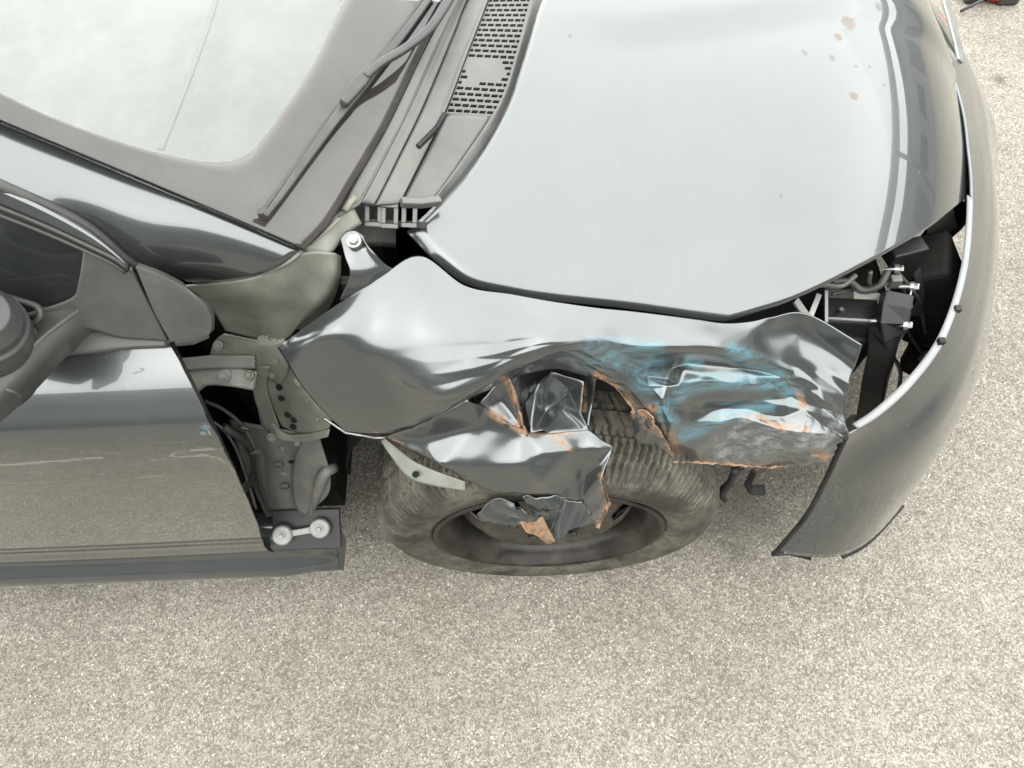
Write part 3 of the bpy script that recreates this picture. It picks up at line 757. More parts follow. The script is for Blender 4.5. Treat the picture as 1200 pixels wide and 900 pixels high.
# solid dark block put in for the shade behind
MB().box(U(395, 330, .74)+Vector((0, .05, 0)), (.16, .10, .25)).build('shade_block', M['cavity'], bs)
hp = [[(262, 392, .765), (250, 402, .745), (246, 420, .725), (246, 432, .70)], [(300, 398, .755), (296, 408, .745), (296, 425, .72), (300, 440, .69)],
      [(330, 400, .745), (332, 412, .735), (338, 432, .71), (330, 452, .66)]]
V1, a1, b1 = spline_grid(UG(hp), 8); mesh('upper_gusset', V1, gridfaces(a1, b1), M['primer'], bs, thick=.003, up=(0, -1, 1))
hp = [[(312, 415, .725), (308, 448, .665), (318, 475, .60), (330, 500, .555)], [(338, 408, .735), (330, 450, .665), (338, 480, .60), (350, 508, .55)],
      [(350, 418, .735), (352, 452, .68), (366, 478, .64), (372, 507, .575)], [(356, 432, .71), (366, 456, .67), (388, 488, .625), (385, 502, .60)]]
V1, a1, b1 = spline_grid(UG(hp), 10)
gus = mesh('hinge_plate', V1, gridfaces(a1, b1), M['primer'], bs, thick=.003, up=(0, -1, 1))
for px, py in ((331, 465), (338, 484), (345, 490), (344, 500), (329, 452)):
    p = UF(px, py, lambda q: 1 if any((Vector(v)-q).length < .012 for v in V1[::3]) else -1, .6, 1.6) if False else min((Vector(v) for v in V1), key=lambda v: math.hypot(PR(v)[0]-px, PR(v)[1]-py))
    d = (CAM-p).normalized()
    MB().lathe([(0, .0012), (.0055, .0012), (.0055, -.002)], p+Vector((0, -.75, .66))*.002, Vector((0, -.75, .66)), 14).build('hole', M['cavity'], gus)
lp = [[(268, 492, .50), (282, 535, .42), (300, 580, .35), (312, 606, .32)], [(292, 497, .53), (302, 540, .445), (312, 580, .37), (318, 606, .325)], [(312, 500, .555), (320, 540, .475), (325, 580, .38), (328, 606, .33)], [(335, 505, .55), (340, 540, .47), (340, 580, .38), (342, 606, .33)], [(360, 508, .55), (352, 540, .48), (344, 575, .40), (350, 606, .33)]]
V1, a1, b1 = spline_grid(UG(lp), 8); mesh('lower_pillar', V1, gridfaces(a1, b1), M['primer_grey'], bs, thick=.003, up=(0, -1, 1))
lp = [[(356, 506, .555), (344, 545, .47), (343, 580, .39), (352, 606, .34)], [(373, 507, .555), (368, 540, .49), (360, 575, .41), (358, 605, .345)], [(375, 512, .54), (386, 555, .46), (384, 580, .40), (362, 600, .35)]]
V1, a1, b1 = spline_grid(UG(lp), 8); mesh('stiffener', V1, gridfaces(a1, b1), M['primer_grey'], bs, thick=.004, up=(0, -1, 1))
V1, a1, b1 = spline_grid(UG([[(300, 470, .60), (306, 500, .55)], [(330, 506, .56), (326, 514, .55)], [(356, 509, .56), (356, 518, .545)], [(386, 503, .60), (384, 512, .585)]]), 8)
mesh('pinch_flange', V1, gridfaces(a1, b1), M['primer'], bs, thick=.002, up=(0, -1, 1))
V1, a1, b1 = spline_grid(UG([[(300, 428, .715), (316, 430, .72)], [(296, 455, .665), (312, 452, .672)], [(302, 480, .60), (318, 476, .615)], [(312, 505, .548), (328, 502, .56)]]), 8)
mesh('pinch_flange', V1, gridfaces(a1, b1), M['primer'], bs, thick=.002, up=(0, -1, 1))
V1, a1, b1 = spline_grid(UG([[(300, 540, .448), (345, 540, .475)], [(301, 543, .436), (345, 543, .468)]]), 4)
mesh('panel_seam', V1, gridfaces(a1, b1), M['cavity'], bs, thick=.002, up=(0, -1, 1))
MB().tube([U(366, 600, .35), U(372, 575, .42), U(380, 555, .47), U(392, 548, .46)], [.004, .008, .012, .009], 10, 16).build('liner_remnant', M['primer_grey'], bs, True)
MB().bar([U(364, 604, .345), U(370, 580, .405), U(377, 560, .455)], .005, .010).build('stiffener_lip', M['primer'], bs)
MB().bolt(U(352, 446, .69), (0, -.7, .7), .006, .007).build('bolt', M['primer'], bs)
MB().tube([U(240, 470, .56), U(262, 480, .55), U(285, 500, .53), U(300, 530, .49), U(304, 565, .41), U(316, 600, .34)], .0035, 8, 40).build('cable', M['rubber'], bs, True)
MB().tube([U(236, 488, .54), U(258, 500, .52), U(276, 525, .48), U(292, 570, .39), U(300, 596, .34)], .0025, 8, 40).build('cable', M['plastic'], bs, True)
for px, py, z in ((300, 530, .495), (286, 502, .535), (327, 545, .472), (334, 570, .41)):
    MB().box(U(px, py, z), (.014, .008, .012), Matrix.Rotation(R(20+px), 3, 'Y')).build('clip', M['plastic'], bs, bevel=.002)
for px, py, z in ((322, 424, .728), (318, 440, .70), (345, 425, .735), (360, 470, .655), (372, 492, .62), (330, 526, .515), (332, 556, .45), (348, 520, .54)):
    MB().lathe([(0, .0012), (.004, .0008), (.005, 0)], U(px, py, z), (0, -.75, .66), 10).build('spot_weld', M['primer_grey'], bs)
# hinge arm
MB().bar([U(222, 452, .70), U(240, 440, .71), U(270, 441, .715), U(300, 446, .70)], [.03, .032, .030, .03], .012, (0, -.5, 1), 16).build('hinge_arm', M['primer'], bs, bevel=.003)
MB().bar([U(206, 428, .72), U(250, 424, .73), U(300, 424, .73)], [.02, .02, .02], .01, (0, -.6, 1)).build('hinge_rail', M['primer_grey'], bs, bevel=.003)
MB().bolt(U(264, 441, .720), (0, -.4, .9), .006, .007).build('bolt', M['galvanised'], bs)
MB().bolt(U(292, 440, .716), (0, -.4, .9), .005, .006).build('bolt', M['primer'], bs)
MB().bolt(U(256, 405, .755), (0, -.5, .85), .005, .006).build('bolt', M['galvanised'], bs)
MB().bolt(U(318, 512, .565), (0, -.8, .6), .005, .006).build('bolt', M['primer'], bs)
MB().bar([U(303, 400, .785), U(318, 396, .79), U(334, 398, .79)], [.012, .022, .010], .003, (0, -.6, .8)).build('fender_tab', M['primer'], bs, bevel=.001)
MB().lathe([(.0045, .002), (.007, .002), (.007, -.002)], U(318, 396, .792), (0, -.6, .8), 16).build('weld_nut', M['primer'], bs)
MB().box((-.42, -.62, .52), (.14, .03, .50)).build('dark_backing', M['cavity'], bs)  # black panel put in for the dark hollow behind the door edge
MB().tube([U(262, 500, .52), U(290, 520, .47), U(300, 550, .42), U(285, 575, .38)], .008, 10, 16).build('door_gaiter', M['rubber'], bs, True)

# ---------- fender
FD = [[(700, 361), (0, 0)]]
def tri(t):
    t = abs((t % 1.0)*2-1); return t
def _hv(i, j, sd):
    h = math.sin(i*127.1+j*311.7+sd*74.7)*43758.5453; return h-math.floor(h)
def facets(x, y, cell, sd):            # flat triangles of random height, meeting in sharp creases
    x /= cell; y /= cell; x += y*.5
    i, j = math.floor(x), math.floor(y); fx, fy = x-i, y-j
    if fx+fy < 1: a = _hv(i, j, sd); return a+(_hv(i+1, j, sd)-a)*fx+(_hv(i, j+1, sd)-a)*fy
    a = _hv(i+1, j+1, sd); return a+(_hv(i, j+1, sd)-a)*(1-fx)+(_hv(i+1, j, sd)-a)*(1-fy)
def crumple(p, amp, fr, seed):
    q = Vector(p); w1 = noise.noise_vector(q*7+Vector((seed, 0, 0))); c = 1.0/fr
    x = q.x+w1.x*c*.45; y = q.z*.75-q.y*.66+w1.y*c*.45
    an = seed*1.7; x, y = x*math.cos(an)-y*math.sin(an), x*math.sin(an)+y*math.cos(an)
    return amp*((facets(x, y*.7, c, seed)-.5)+.38*(facets(y, x*.8, c*.45, seed+3)-.5))
f2 = [[(325, 407, -.77), (330, 415, -.775), (338, 428, -.787), (352, 450, -.80), (375, 478, -.812), (405, 506, -.818)],
      [(383, 365, .90), (383, 387, -.774), (390, 406, -.785), (404, 438, -.80), (425, 475, -.815), (438, 508, -.82)],
      [(445, 325, .925), (440, 372, -.758), (438, 410, -.79), (449, 436, -.803), (475, 472, -.818), (468, 505, -.82)],
      [(492, 300, .93), (497, 370, -.762), (500, 420, -.805), (508, 454, -.832), (522, 474, -.84), (510, 489, -.825)],
      [(545, 335, .915), (555, 380, -.77), (562, 415, -.80), (572, 438, -.818), (577, 449, -.818), (570, 458, -.80)],
      [(600, 345, .90), (604, 382, -.77), (610, 406, -.79), (615, 420, -.80), (614, 429, -.795), (608, 440, -.775)],
      [(645, 353, .885), (648, 380, -.765), (652, 398, -.785), (656, 408, -.792), (658, 416, -.788), (660, 432, -.77)],
      [(700, 361, .865), (696, 388, -.762), (692, 402, -.778), (690, 413, -.783), (702, 434, -.78), (728, 458, -.785)]]
f2 = [[tuple(cr1([np.array(p) for p in col], t)) for t in np.linspace(0, 5, 8)] if not any(x[2] > 0 for x in col[1:]) and False else col for col in f2]
f3 = [[(740, 365, .845), (742, 392, -.752), (745, 408, -.768), (748, 422, -.765), (752, 438, -.772), (755, 452, -.785), (754, 464, -.79), (752, 476, -.785)],
      [(790, 371, .82), (790, 394, -.75), (796, 410, -.765), (790, 425, -.758), (783, 442, -.765), (776, 462, -.795), (774, 485, -.805), (776, 505, -.80)],
      [(820, 375, .805), (816, 396, -.748), (822, 411, -.76), (815, 428, -.757), (803, 450, -.785), (795, 475, -.79), (788, 500, -.81), (792, 540, -.815)],
      [(850, 379, .79), (846, 398, -.742), (852, 413, -.755), (848, 430, -.754), (842, 448, -.778), (835, 475, -.784), (832, 500, -.80), (843, 542, -.81)],
      [(880, 377, .775), (876, 398, -.730), (888, 420, -.747), (888, 436, -.751), (888, 450, -.77), (880, 475, -.78), (874, 498, -.805), (893, 546, -.815)],
      [(905, 372, .77), (900, 395, -.712), (915, 425, -.742), (928, 445, -.756), (934, 465, -.767), (930, 485, -.79), (922, 508, -.815), (925, 545, -.815)],
      [(945, 368, .76), (945, 395, -.70), (948, 425, -.731), (952, 450, -.767), (955, 472, -.785), (955, 490, -.80), (955, 510, -.82), (955, 538, -.82)],
      [(1010, 405, .75), (1002, 430, -.738), (993, 456, -.768), (987, 480, -.785), (990, 493, -.80), (994, 504, -.815), (994, 514, -.815), (992, 524, -.81)]]
fender_grid = [[cr1([np.array(p) for p in col], t) for t in np.linspace(0, len(col)-1, 8)] for col in UG(f2+f3)]
RUST = [[(593, 443), (605, 470), (612, 502)], [(572, 482), (600, 499), (616, 507)], [(685, 450), (684, 480)], [(622, 508), (668, 510)], [(700, 440), (722, 458), (732, 466), (745, 484), (765, 478)],
        [(758, 492), (778, 506), (788, 520), (794, 540)], [(655, 518), (668, 524)], [(705, 558), (713, 590), (701, 616)], [(790, 541), (843, 542), (893, 546), (925, 543)], [(872, 487), (890, 488), (912, 500), (945, 502)],
        [(936, 460), (941, 475)], [(955, 530), (975, 543)], [(452, 512), (468, 520), (512, 546)], [(440, 508), (452, 513)], [(920, 440), (936, 462)]]
RW = [6, 6, 4, 2, 8, 13, 6, 6, 4, 4, 6, 8, 3, 3, 1.5]
BLUE = [([(695, 415), (765, 418)], 16), ([(750, 425), (760, 445)], 18), ([(775, 490), (790, 470), (800, 455), (830, 447), (900, 448)], 9), ([(805, 425), (818, 425)], 7), ([(860, 412), (900, 432), (930, 462)], 10),
        ([(800, 510), (850, 490), (900, 475)], 8), ([(770, 480), (785, 495)], 10)]
PRIM = [([(850, 525), (900, 515), (945, 510)], 24), ([(845, 530), (870, 495), (885, 488)], 7), ([(960, 520), (985, 495)], 10)]
def paint_attrs(o):
    uv = [PR(v.co) for v in o.data.vertices]
    def put(name, vals):
        a = o.data.attributes.new(name, 'FLOAT', 'POINT'); a.data.foreach_set('value', vals)
    put('rust', [max(ss(w_*1.15, w_*.35, seg_d(q, L)) for L, w_ in zip(RUST, RW)) for q in uv])
    put('blue', [max(ss(w_*1.7, w_*.45, seg_d(q, L)) for L, w_ in BLUE) for q in uv])
    put('primer', [max(ss(w_*1.2, w_*.4, seg_d(q, L)) for L, w_ in PRIM) for q in uv])
def normals(V, nu, nv):
    Nn = []
    for i in range(nu+1):
        for j in range(nv+1):
            a = Vector(V[min(i+1, nu)*(nv+1)+j])-Vector(V[max(i-1, 0)*(nv+1)+j]); b = Vector(V[i*(nv+1)+min(j+1, nv)])-Vector(V[i*(nv+1)+max(j-1, 0)])
            n = a.cross(b); n = n.normalized() if n.length > 0 else Vector((0, 0, 1))
            if n.dot(CAM-Vector(V[i*(nv+1)+j])) < 0: n = -n
            Nn.append(n)
    return Nn
def sheet(name, G, k, parent, amp, fr, seed, wfn=None, thick=.0022, mat='paint_damaged', extra=None, mats=None):
    V, nu, nv = spline_grid(G if isinstance(G[0][0], np.ndarray) else UG(G), k); Nn = normals(V, nu, nv); O = []
    if name == 'fender_skin':          # buckled steel: flat facets between coarse points of the same sheet
        ci, cj = 18, 14; rg = random.Random(5); CP = {}
        def cp(a, b):
            if (a, b) not in CP:
                i = min(a*ci, nu); j = min(b*cj, nv)
                jr = rg.uniform(-1, 1)
                CP[a, b] = np.array(V[i*(nv+1)+j])+np.array(Nn[i*(nv+1)+j])*.0075*jr
            return CP[a, b]
        V2 = []
        for i in range(nu+1):
            for j in range(nv+1):
                p = V[i*(nv+1)+j]; wv = fw(PR(p))
                if wv > .02:
                    a, b = min(i//ci, (nu-1)//ci), min(j//cj, (nv-1)//cj); fx = (i-a*ci)/max(1, min(ci, nu-a*ci)); fy = (j-b*cj)/max(1, min(cj, nv-b*cj))
                    if (a+b) % 2:
                        q = cp(a, b)+(cp(a+1, b)-cp(a, b))*fx+(cp(a, b+1)-cp(a, b))*fy if fx+fy < 1 else cp(a+1, b+1)+(cp(a, b+1)-cp(a+1, b+1))*(1-fx)+(cp(a+1, b)-cp(a+1, b+1))*(1-fy)
                    else:
                        q = cp(a, b)+(cp(a+1, b)-cp(a, b))*fx+(cp(a+1, b+1)-cp(a+1, b))*fy if fx > fy else cp(a, b)+(cp(a, b+1)-cp(a, b))*fy+(cp(a+1, b+1)-cp(a, b+1))*fx
                    p = p+(q-p)*min(1, wv*1.2)
                V2.append(p)
        A = np.array(V2).reshape(nu+1, nv+1, 3)
        for _ in range(5):
            B = A.copy(); B[1:-1, 1:-1] = (A[1:-1, 1:-1]*2+A[:-2, 1:-1]+A[2:, 1:-1]+A[1:-1, :-2]+A[1:-1, 2:])/6; A = B
        V = [A[i, j] for i in range(nu+1) for j in range(nv+1)]
    for p, n in zip(V, Nn):
        q = PR(p); wv = wfn(q) if wfn else 1
        fine = crumple(p, .006, 70, 77.0)*ss(470, 500, q[1])*ss(820, 860, q[0]) if name == 'fender_skin' else crumple(p, .0018, 75, 78.0)
        O.append(Vector(p)+n*(crumple(p, amp, fr, seed)*wv+fine))
    o = mesh(name, O, gridfaces(nu, nv), M[mat], parent, thick=thick, up=(0, -.6, .8), inner=M['paint_damaged'] if False else M['primer_grey'])
    paint_attrs(o); return o
fender = empty('fender', car); fender['label'] = 'crushed and torn front fender with blue scuffs and rusty edges'
def fw(q):
    crash = ss(405, 440, q[1]-.06*(q[0]-700))*ss(640, 760, q[0])*(.85+.6*ss(840, 950, q[0])*ss(470, 505, q[1]))
    return crash+.25*ss(90, 20, math.hypot((q[0]-590)*.5, q[1]-452))
sheet('fender_skin', fender_grid, 24, fender, .006, 24, 4.0, fw)
# folded flap that hangs over the tyre
def folded(name, P, T, parent, wob=.0022, cuts=7):
    bm = bmesh.new(); vs = [bm.verts.new(U(*p) if p[2] > 0 else UY(*p)) for p in P]
    for t in T: bm.faces.new([vs[i] for i in t])
    for e in bm.edges: e.smooth = False
    bmesh.ops.recalc_face_normals(bm, faces=bm.faces)
    bmesh.ops.subdivide_edges(bm, edges=bm.edges[:], cuts=cuts, use_grid_fill=True)
    for v in bm.verts:
        n = noise.noise(v.co*22); v.co += Vector((0, -.6, .8))*(n*wob*1.6)+Vector(noise.noise_vector(v.co*60))*wob*.7
    inner_v = [v for v in bm.verts if not v.is_boundary]
    for _ in range(3): bmesh.ops.smooth_vert(bm, verts=inner_v, factor=.5, use_axis_x=True, use_axis_y=True, use_axis_z=True)
    for e in bm.edges: e.smooth = True
    me = bpy.data.meshes.new(name); bm.to_mesh(me); bm.free(); me.materials.append(M['paint_damaged']); me.materials.append(M['primer_grey'])
    sm = Vector((0, 0, 0))
    for p in me.polygons: sm += p.normal*p.area; p.use_smooth = True
    if sm.dot(Vector((0, -.6, .8))) < 0: me.flip_normals()
    o = bpy.data.objects.new(name, me); C.objects.link(o); o.parent = parent
    md = o.modifiers.new('thickness', 'SOLIDIFY'); md.thickness = .0016; md.offset = -1; md.material_offset = 1; md.material_offset_rim = 0
    paint_attrs(o); return o
folded('torn_flap', [(452, 512, -.822), (486, 501, -.826), (514, 487, -.826), (548, 470, -.815), (573, 479, .735), (613, 507, .70), (643, 507, .70), (690, 504, .698), (719, 523, -.842), (493, 515, .688),
    (516, 545, .680), (560, 500, .712), (608, 516, .692), (613, 545, .674), (638, 529, .696), (650, 549, .668), (674, 529, .680), (684, 556, -.861), (703, 544, -.862), (545, 562, -.874),
    (580, 577, -.882), (620, 579, -.885), (655, 580, -.888), (681, 590, -.892), (704, 560, -.882), (712, 592, -.892), (700, 618, -.905), (700, 524, .688), (565, 548, .674), (688, 603, -.902), (500, 536, .668), (598, 562, -.873), (634, 563, -.884), (664, 566, -.873)],
    [(0, 1, 9), (0, 9, 30), (9, 10, 30), (1, 2, 9), (2, 11, 9), (2, 3, 11), (3, 4, 11), (4, 5, 11), (5, 12, 11), (9, 11, 10), (11, 28, 10), (11, 12, 28), (12, 13, 28), (5, 6, 14), (5, 14, 12), (12, 14, 13), (14, 15, 13),
     (6, 7, 16), (6, 16, 14), (14, 16, 15), (16, 17, 15), (7, 27, 16), (7, 8, 27), (8, 18, 27), (27, 18, 16), (16, 18, 17), (18, 24, 17), (8, 24, 18), (24, 25, 23), (17, 24, 23), (25, 26, 29), (25, 29, 23),
     (10, 28, 19), (28, 20, 19), (28, 31, 20), (28, 13, 31), (13, 21, 31), (31, 21, 20), (13, 32, 21), (13, 15, 32), (32, 22, 21), (15, 33, 32), (32, 33, 22), (15, 17, 33), (17, 23, 33), (33, 23, 22)], fender)
folded('folded_strip', [(559, 475, .74), (573, 481, .732), (577, 455, .755), (596, 441, .768), (606, 466, .748), (611, 485, .725), (614, 507, .703), (588, 471, .728)],
    [(0, 2, 1), (2, 7, 1), (2, 3, 7), (3, 4, 7), (4, 5, 7), (7, 5, 6), (1, 7, 6)], fender, .0012)
folded('folded_strip', [(622, 507, .70), (613, 472, .70), (630, 449, .715), (646, 436, .740), (668, 457, .705), (639, 481, .668), (636, 504, .695), (684, 448, .745), (680, 484, .712), (657, 477, .690), (690, 505, .697), (643, 507, .70)],
    [(0, 1, 2), (2, 5, 0), (5, 6, 0), (2, 3, 5), (3, 4, 5), (4, 9, 5), (5, 9, 6), (9, 11, 6), (9, 10, 11), (9, 8, 10), (4, 8, 9), (4, 7, 8), (3, 7, 4)], fender, .0012)
t3 = [[(598, 440, .76), (606, 470, .70), (612, 500, .68)], [(630, 425, .745), (632, 455, .68), (634, 500, .66)], [(668, 425, .745), (668, 450, .68), (660, 490, .66)], [(700, 438, .74), (694, 470, .69), (690, 500, .67)]]
sheet('inner_fold', t3, 18, fender, .03, 22, 17.0)
# shards beside the nose tear
sheet('shard', [[(738, 487, .69), (742, 505, .665), (748, 520, .645)], [(752, 482, .70), (758, 505, .67), (768, 522, .64)], [(765, 490, .70), (778, 510, .665), (792, 536, .62)]], 18, fender, .018, 40, 21.0)
sheet('shard', [[(722, 454, .72), (730, 470, .70), (742, 484, .69)], [(735, 455, .725), (745, 468, .712), (752, 480, .70)], [(760, 456, .73), (762, 468, .72), (764, 480, .705)]], 18, fender, .016, 44, 25.0)
# small scraps over the wheel face
sheet('scrap', [[(558, 604, .545), (562, 609, .54), (566, 612, .535)], [(580, 584, .575), (585, 598, .56), (588, 610, .54)], [(602, 588, .57), (606, 598, .56), (610, 606, .545)]], 18, fender, .018, 45, 31.0)
sheet('scrap', [[(640, 618, .53), (648, 626, .52), (655, 632, .515)], [(652, 590, .575), (664, 604, .555), (672, 618, .535)], [(682, 588, .58), (690, 600, .56), (698, 616, .535)]], 18, fender, .024, 35, 36.0)
sheet('scrap', [[(608, 612, .54), (612, 618, .535), (616, 624, .53)], [(624, 612, .55), (630, 620, .54), (634, 628, .525)], [(636, 606, .56), (644, 622, .535), (650, 634, .515)]], 16, fender, .010, 60, 41.0, mat='rust')
sheet('scrap', [[(566, 600, -.885), (572, 608, -.89), (578, 614, -.892)], [(590, 596, -.888), (600, 606, -.89), (606, 616, -.895)], [(618, 600, -.89), (628, 608, -.892), (640, 614, -.896)]], 16, fender, .018, 55, 51.0)
sheet('scrap', [[(612, 584, -.88), (618, 594, -.885), (622, 602, -.89)], [(640, 584, -.885), (648, 596, -.888), (655, 606, -.892)], [(668, 582, -.886), (676, 594, -.89), (684, 604, -.894)]], 16, fender, .022, 45, 57.0)
sheet('scrap', [[(626, 626, -.885), (634, 632, -.885), (642, 638, -.885)], [(634, 620, -.888), (642, 628, -.888), (650, 634, -.888)]], 12, fender, .008, 70, 61.0, mat='rust')
# pale inner flange of the arch, with its hole
fg = [[(450, 513, .650), (446, 517, .645)], [(466, 526, .652), (459, 536, .643)], [(484, 540, .655), (478, 559, .640)], [(508, 551, .655), (506, 569, .640)], [(545, 565, .645), (545, 575, .635)]]
V1, a1, b1 = spline_grid(UG(fg), 8); fgo = mesh('arch_flange', V1, gridfaces(a1, b1), M['primer'], fender, thick=.002, up=(0, -.6, .8))
MB().lathe([(0, .001), (.005, .001), (.005, -.001)], U(487, 556, .652), (0, -.5, .86), 14).build('hole', M['cavity'], fgo)
# bright lower edge and mounting tab
MB().tube([U(380, 490, .655), U(405, 507, .62), U(440, 513, .628), U(452, 513, .635)], .0022, 6).build('folded_edge', M['galvanised'], fender, True)
tb = [[(399, 279, .965), (404, 300, .955), (410, 322, .94), (398, 352, .905)], [(406, 271, .967), (413, 295, .957), (422, 320, .94), (418, 345, .912)], [(417, 271, .967), (425, 292, .957), (436, 315, .94), (438, 332, .921)], [(424, 279, .965), (437, 297, .955), (452, 310, .935), (462, 316, .924)]]
V1, a1, b1 = spline_grid(UG(tb), 8); tbo = mesh('mounting_tab', V1, gridfaces(a1, b1), M['paint'], fender, thick=.003, up=(0, -.3, .9))
MB().bolt(U(415, 283, .970), (0, -.2, .97), .006, .006).build('bolt', M['galvanised'], tbo)
MB().box(U(408, 333, .90), (.016, .012, .02)).build('clip', M['plastic_dark'], tbo, bevel=.002)
# torn-metal edges: thin ragged rust strips along the tears
for L in ([(593, 443, .767), (605, 470, .747), (611, 490, .725), (617, 507, .707)], [(572, 481, .738), (590, 494, .727), (604, 502, .715), (617, 508, .707)], [(705, 559, .63), (712, 580, .60), (712, 594, .572), (701, 617, .532)],
          [(790, 541, .622), (843, 543, .612), (893, 547, .602), (925, 546, .602)], [(722, 455, .722), (732, 466, .712), (744, 484, .695)]):
    P = curve([U(*p) for p in L], 70)
    P = [Vector(p)+Vector(noise.noise_vector(Vector(p)*110))*.003 for p in P]
    MB().bar(P, [.009*max(.06, noise.noise(Vector(p)*48+Vector((3, 3, 3)))+.22) for p in P], .0015, (0, -.6, .8)).build('torn_edge', M['rust'], fender, False)

# ---------- wheel
wheel = empty('front_wheel', car)
WC = Vector((.058, -.86, .315)); TR = .318
ax = Vector((0, -1, 0))
# tyre: dense lathe with tread blocks
prof = [(.205, -.012), (.212, -.002), (.222, .004), (.240, .009), (.262, .011), (.283, .007), (.297, -.003), (.305, -.012)]
tn = 720; tv = []; nt_ = 34; rows_ = []
for r_, h in prof: rows_.append(('s', r_, h))
for k in range(nt_+1): rows_.append(('t', k/nt_, 0))
for r_, h in prof[::-1]: rows_.append(('b', r_, -.215-h))
for i in range(tn):
    an = 2*math.pi*i/tn; ca, sa = math.cos(an), math.sin(an)
    for kind, a, h in rows_:
        if kind == 't':
            y = -.014-.187*a; r_ = TR-.010*abs(2*a-1)**4
            if min(abs(a-.28), abs(a-.5), abs(a-.72)) < .022: r_ -= .007
            ph = i+(5*math.sin(a*6.3))
            per = 5
            if (ph % per) < 1.7 and not (.3 < a < .7 and int(ph/per) % 2): r_ -= .008
        else:
            r_ = a; y = h
            if kind == 's' and .29 < a < .31 and (i % 5) < 2: r_ -= .005; y -= .003
            if kind == 's' and abs(a-.262) < .004: y += .0012*(1 if (i//9) % 3 else 0)
        # tyre squashed where it meets the ground
        z = WC.z+r_*sa; z = max(z, .001)
        tv.append((WC.x+r_*ca, WC.y-y, z))
nr = len(rows_)
tf = [(i*nr+j, ((i+1) % tn)*nr+j, ((i+1) % tn)*nr+j+1, i*nr+j+1) for i in range(tn) for j in range(nr-1)]
tyre = mesh('tyre', tv, tf, M['tyre'], wheel); tyre.data.set_sharp_from_angle(angle=R(28))
bm = bmesh.new(); bm.from_mesh(tyre.data); bmesh.ops.recalc_face_normals(bm, faces=bm.faces); bm.to_mesh(tyre.data); bm.free()
# steel rim
rm = MB(); rm.lathe([(.212, -.004), (.214, .003), (.209, .006), (.203, .002), (.200, -.010), (.188, -.018), (.182, -.030), (.176, -.055), (.172, -.075)], WC, ax, 72)
rim = rm.build('rim', M['rim'], wheel, True)
dp = [(.175, -.075), (.168, -.062), (.156, -.045), (.143, -.031), (.132, -.022), (.122, -.016), (.114, -.012), (.108, -.015), (.095, -.019), (.075, -.021), (.055, -.020), (.045, -.013), (.038, -.008), (.0, -.006)]
dm = MB(); nseg = 120
va = []
for r_, h in dp:
    for k in range(nseg):
        an = 2*math.pi*k/nseg; va.append(WC+ax*(h+.003*math.cos(an*6)*(1 if .125 < r_ < .16 else 0))+Vector((math.cos(an), 0, math.sin(an)))*r_)
ff = []
for i in range(len(dp)-1):
    for k in range(nseg):
        if i in (1, 2, 3, 4) and (k % 12) in (2, 3, 4, 5, 6): continue
        ff.append((i*nseg+k, i*nseg+(k+1) % nseg, (i+1)*nseg+(k+1) % nseg, (i+1)*nseg+k))
dm.add(va, ff); dm.build('wheel_disc', M['disc'], wheel, True, thick=.004)
for k in range(5):
    an = 2*math.pi*k/5+.5; MB().bolt(WC+ax*-.020+Vector((math.cos(an), 0, math.sin(an)))*.066, ax, .009, .011).build('wheel_bolt', M['rim'], wheel)
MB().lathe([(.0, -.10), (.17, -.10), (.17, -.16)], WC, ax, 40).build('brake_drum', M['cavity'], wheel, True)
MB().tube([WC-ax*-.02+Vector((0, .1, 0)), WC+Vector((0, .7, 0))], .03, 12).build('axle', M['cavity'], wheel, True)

# ---------- bumper
bg_ = [[(992, 511, .62), (984, 528, .562), (968, 562, .46), (945, 604, .33), (908, 648, .20)],
       [(1030, 487, .635), (1038, 506, .592), (1036, 545, .52), (1020, 592, .39), (982, 652, .20)],
       [(1072, 447, .65), (1086, 468, .608), (1096, 505, .55), (1086, 548, .43), (1036, 618, .22)],
       [(1108, 395, .66), (1126, 410, .618), (1138, 436, .56), (1136, 468, .45), (1085, 550, .20)],
       [(1132, 320, .67), (1150, 330, .624), (1160, 354, .57), (1158, 385, .46), (1120, 470, .20)],
       [(1139, 240, .68), (1158, 246, .634), (1169, 266, .58), (1168, 292, .46), (1140, 370, .20)],
       [(1136, 180, .69), (1154, 178, .642), (1164, 188, .59), (1162, 208, .47), (1138, 280, .20)],
       [(1121, 100, .70), (1137, 94, .652), (1146, 100, .60), (1146, 116, .48), (1122, 190, .20)],
       [(1105, 30, .70), (1122, 22, .652), (1131, 28, .60), (1132, 44, .48), (1108, 115, .20)],
       [(1092, -30, .70), (1109, -38, .652), (1118, -32, .60), (1120, -16, .48), (1096, 50, .20)]]
G3 = UG(bg_)
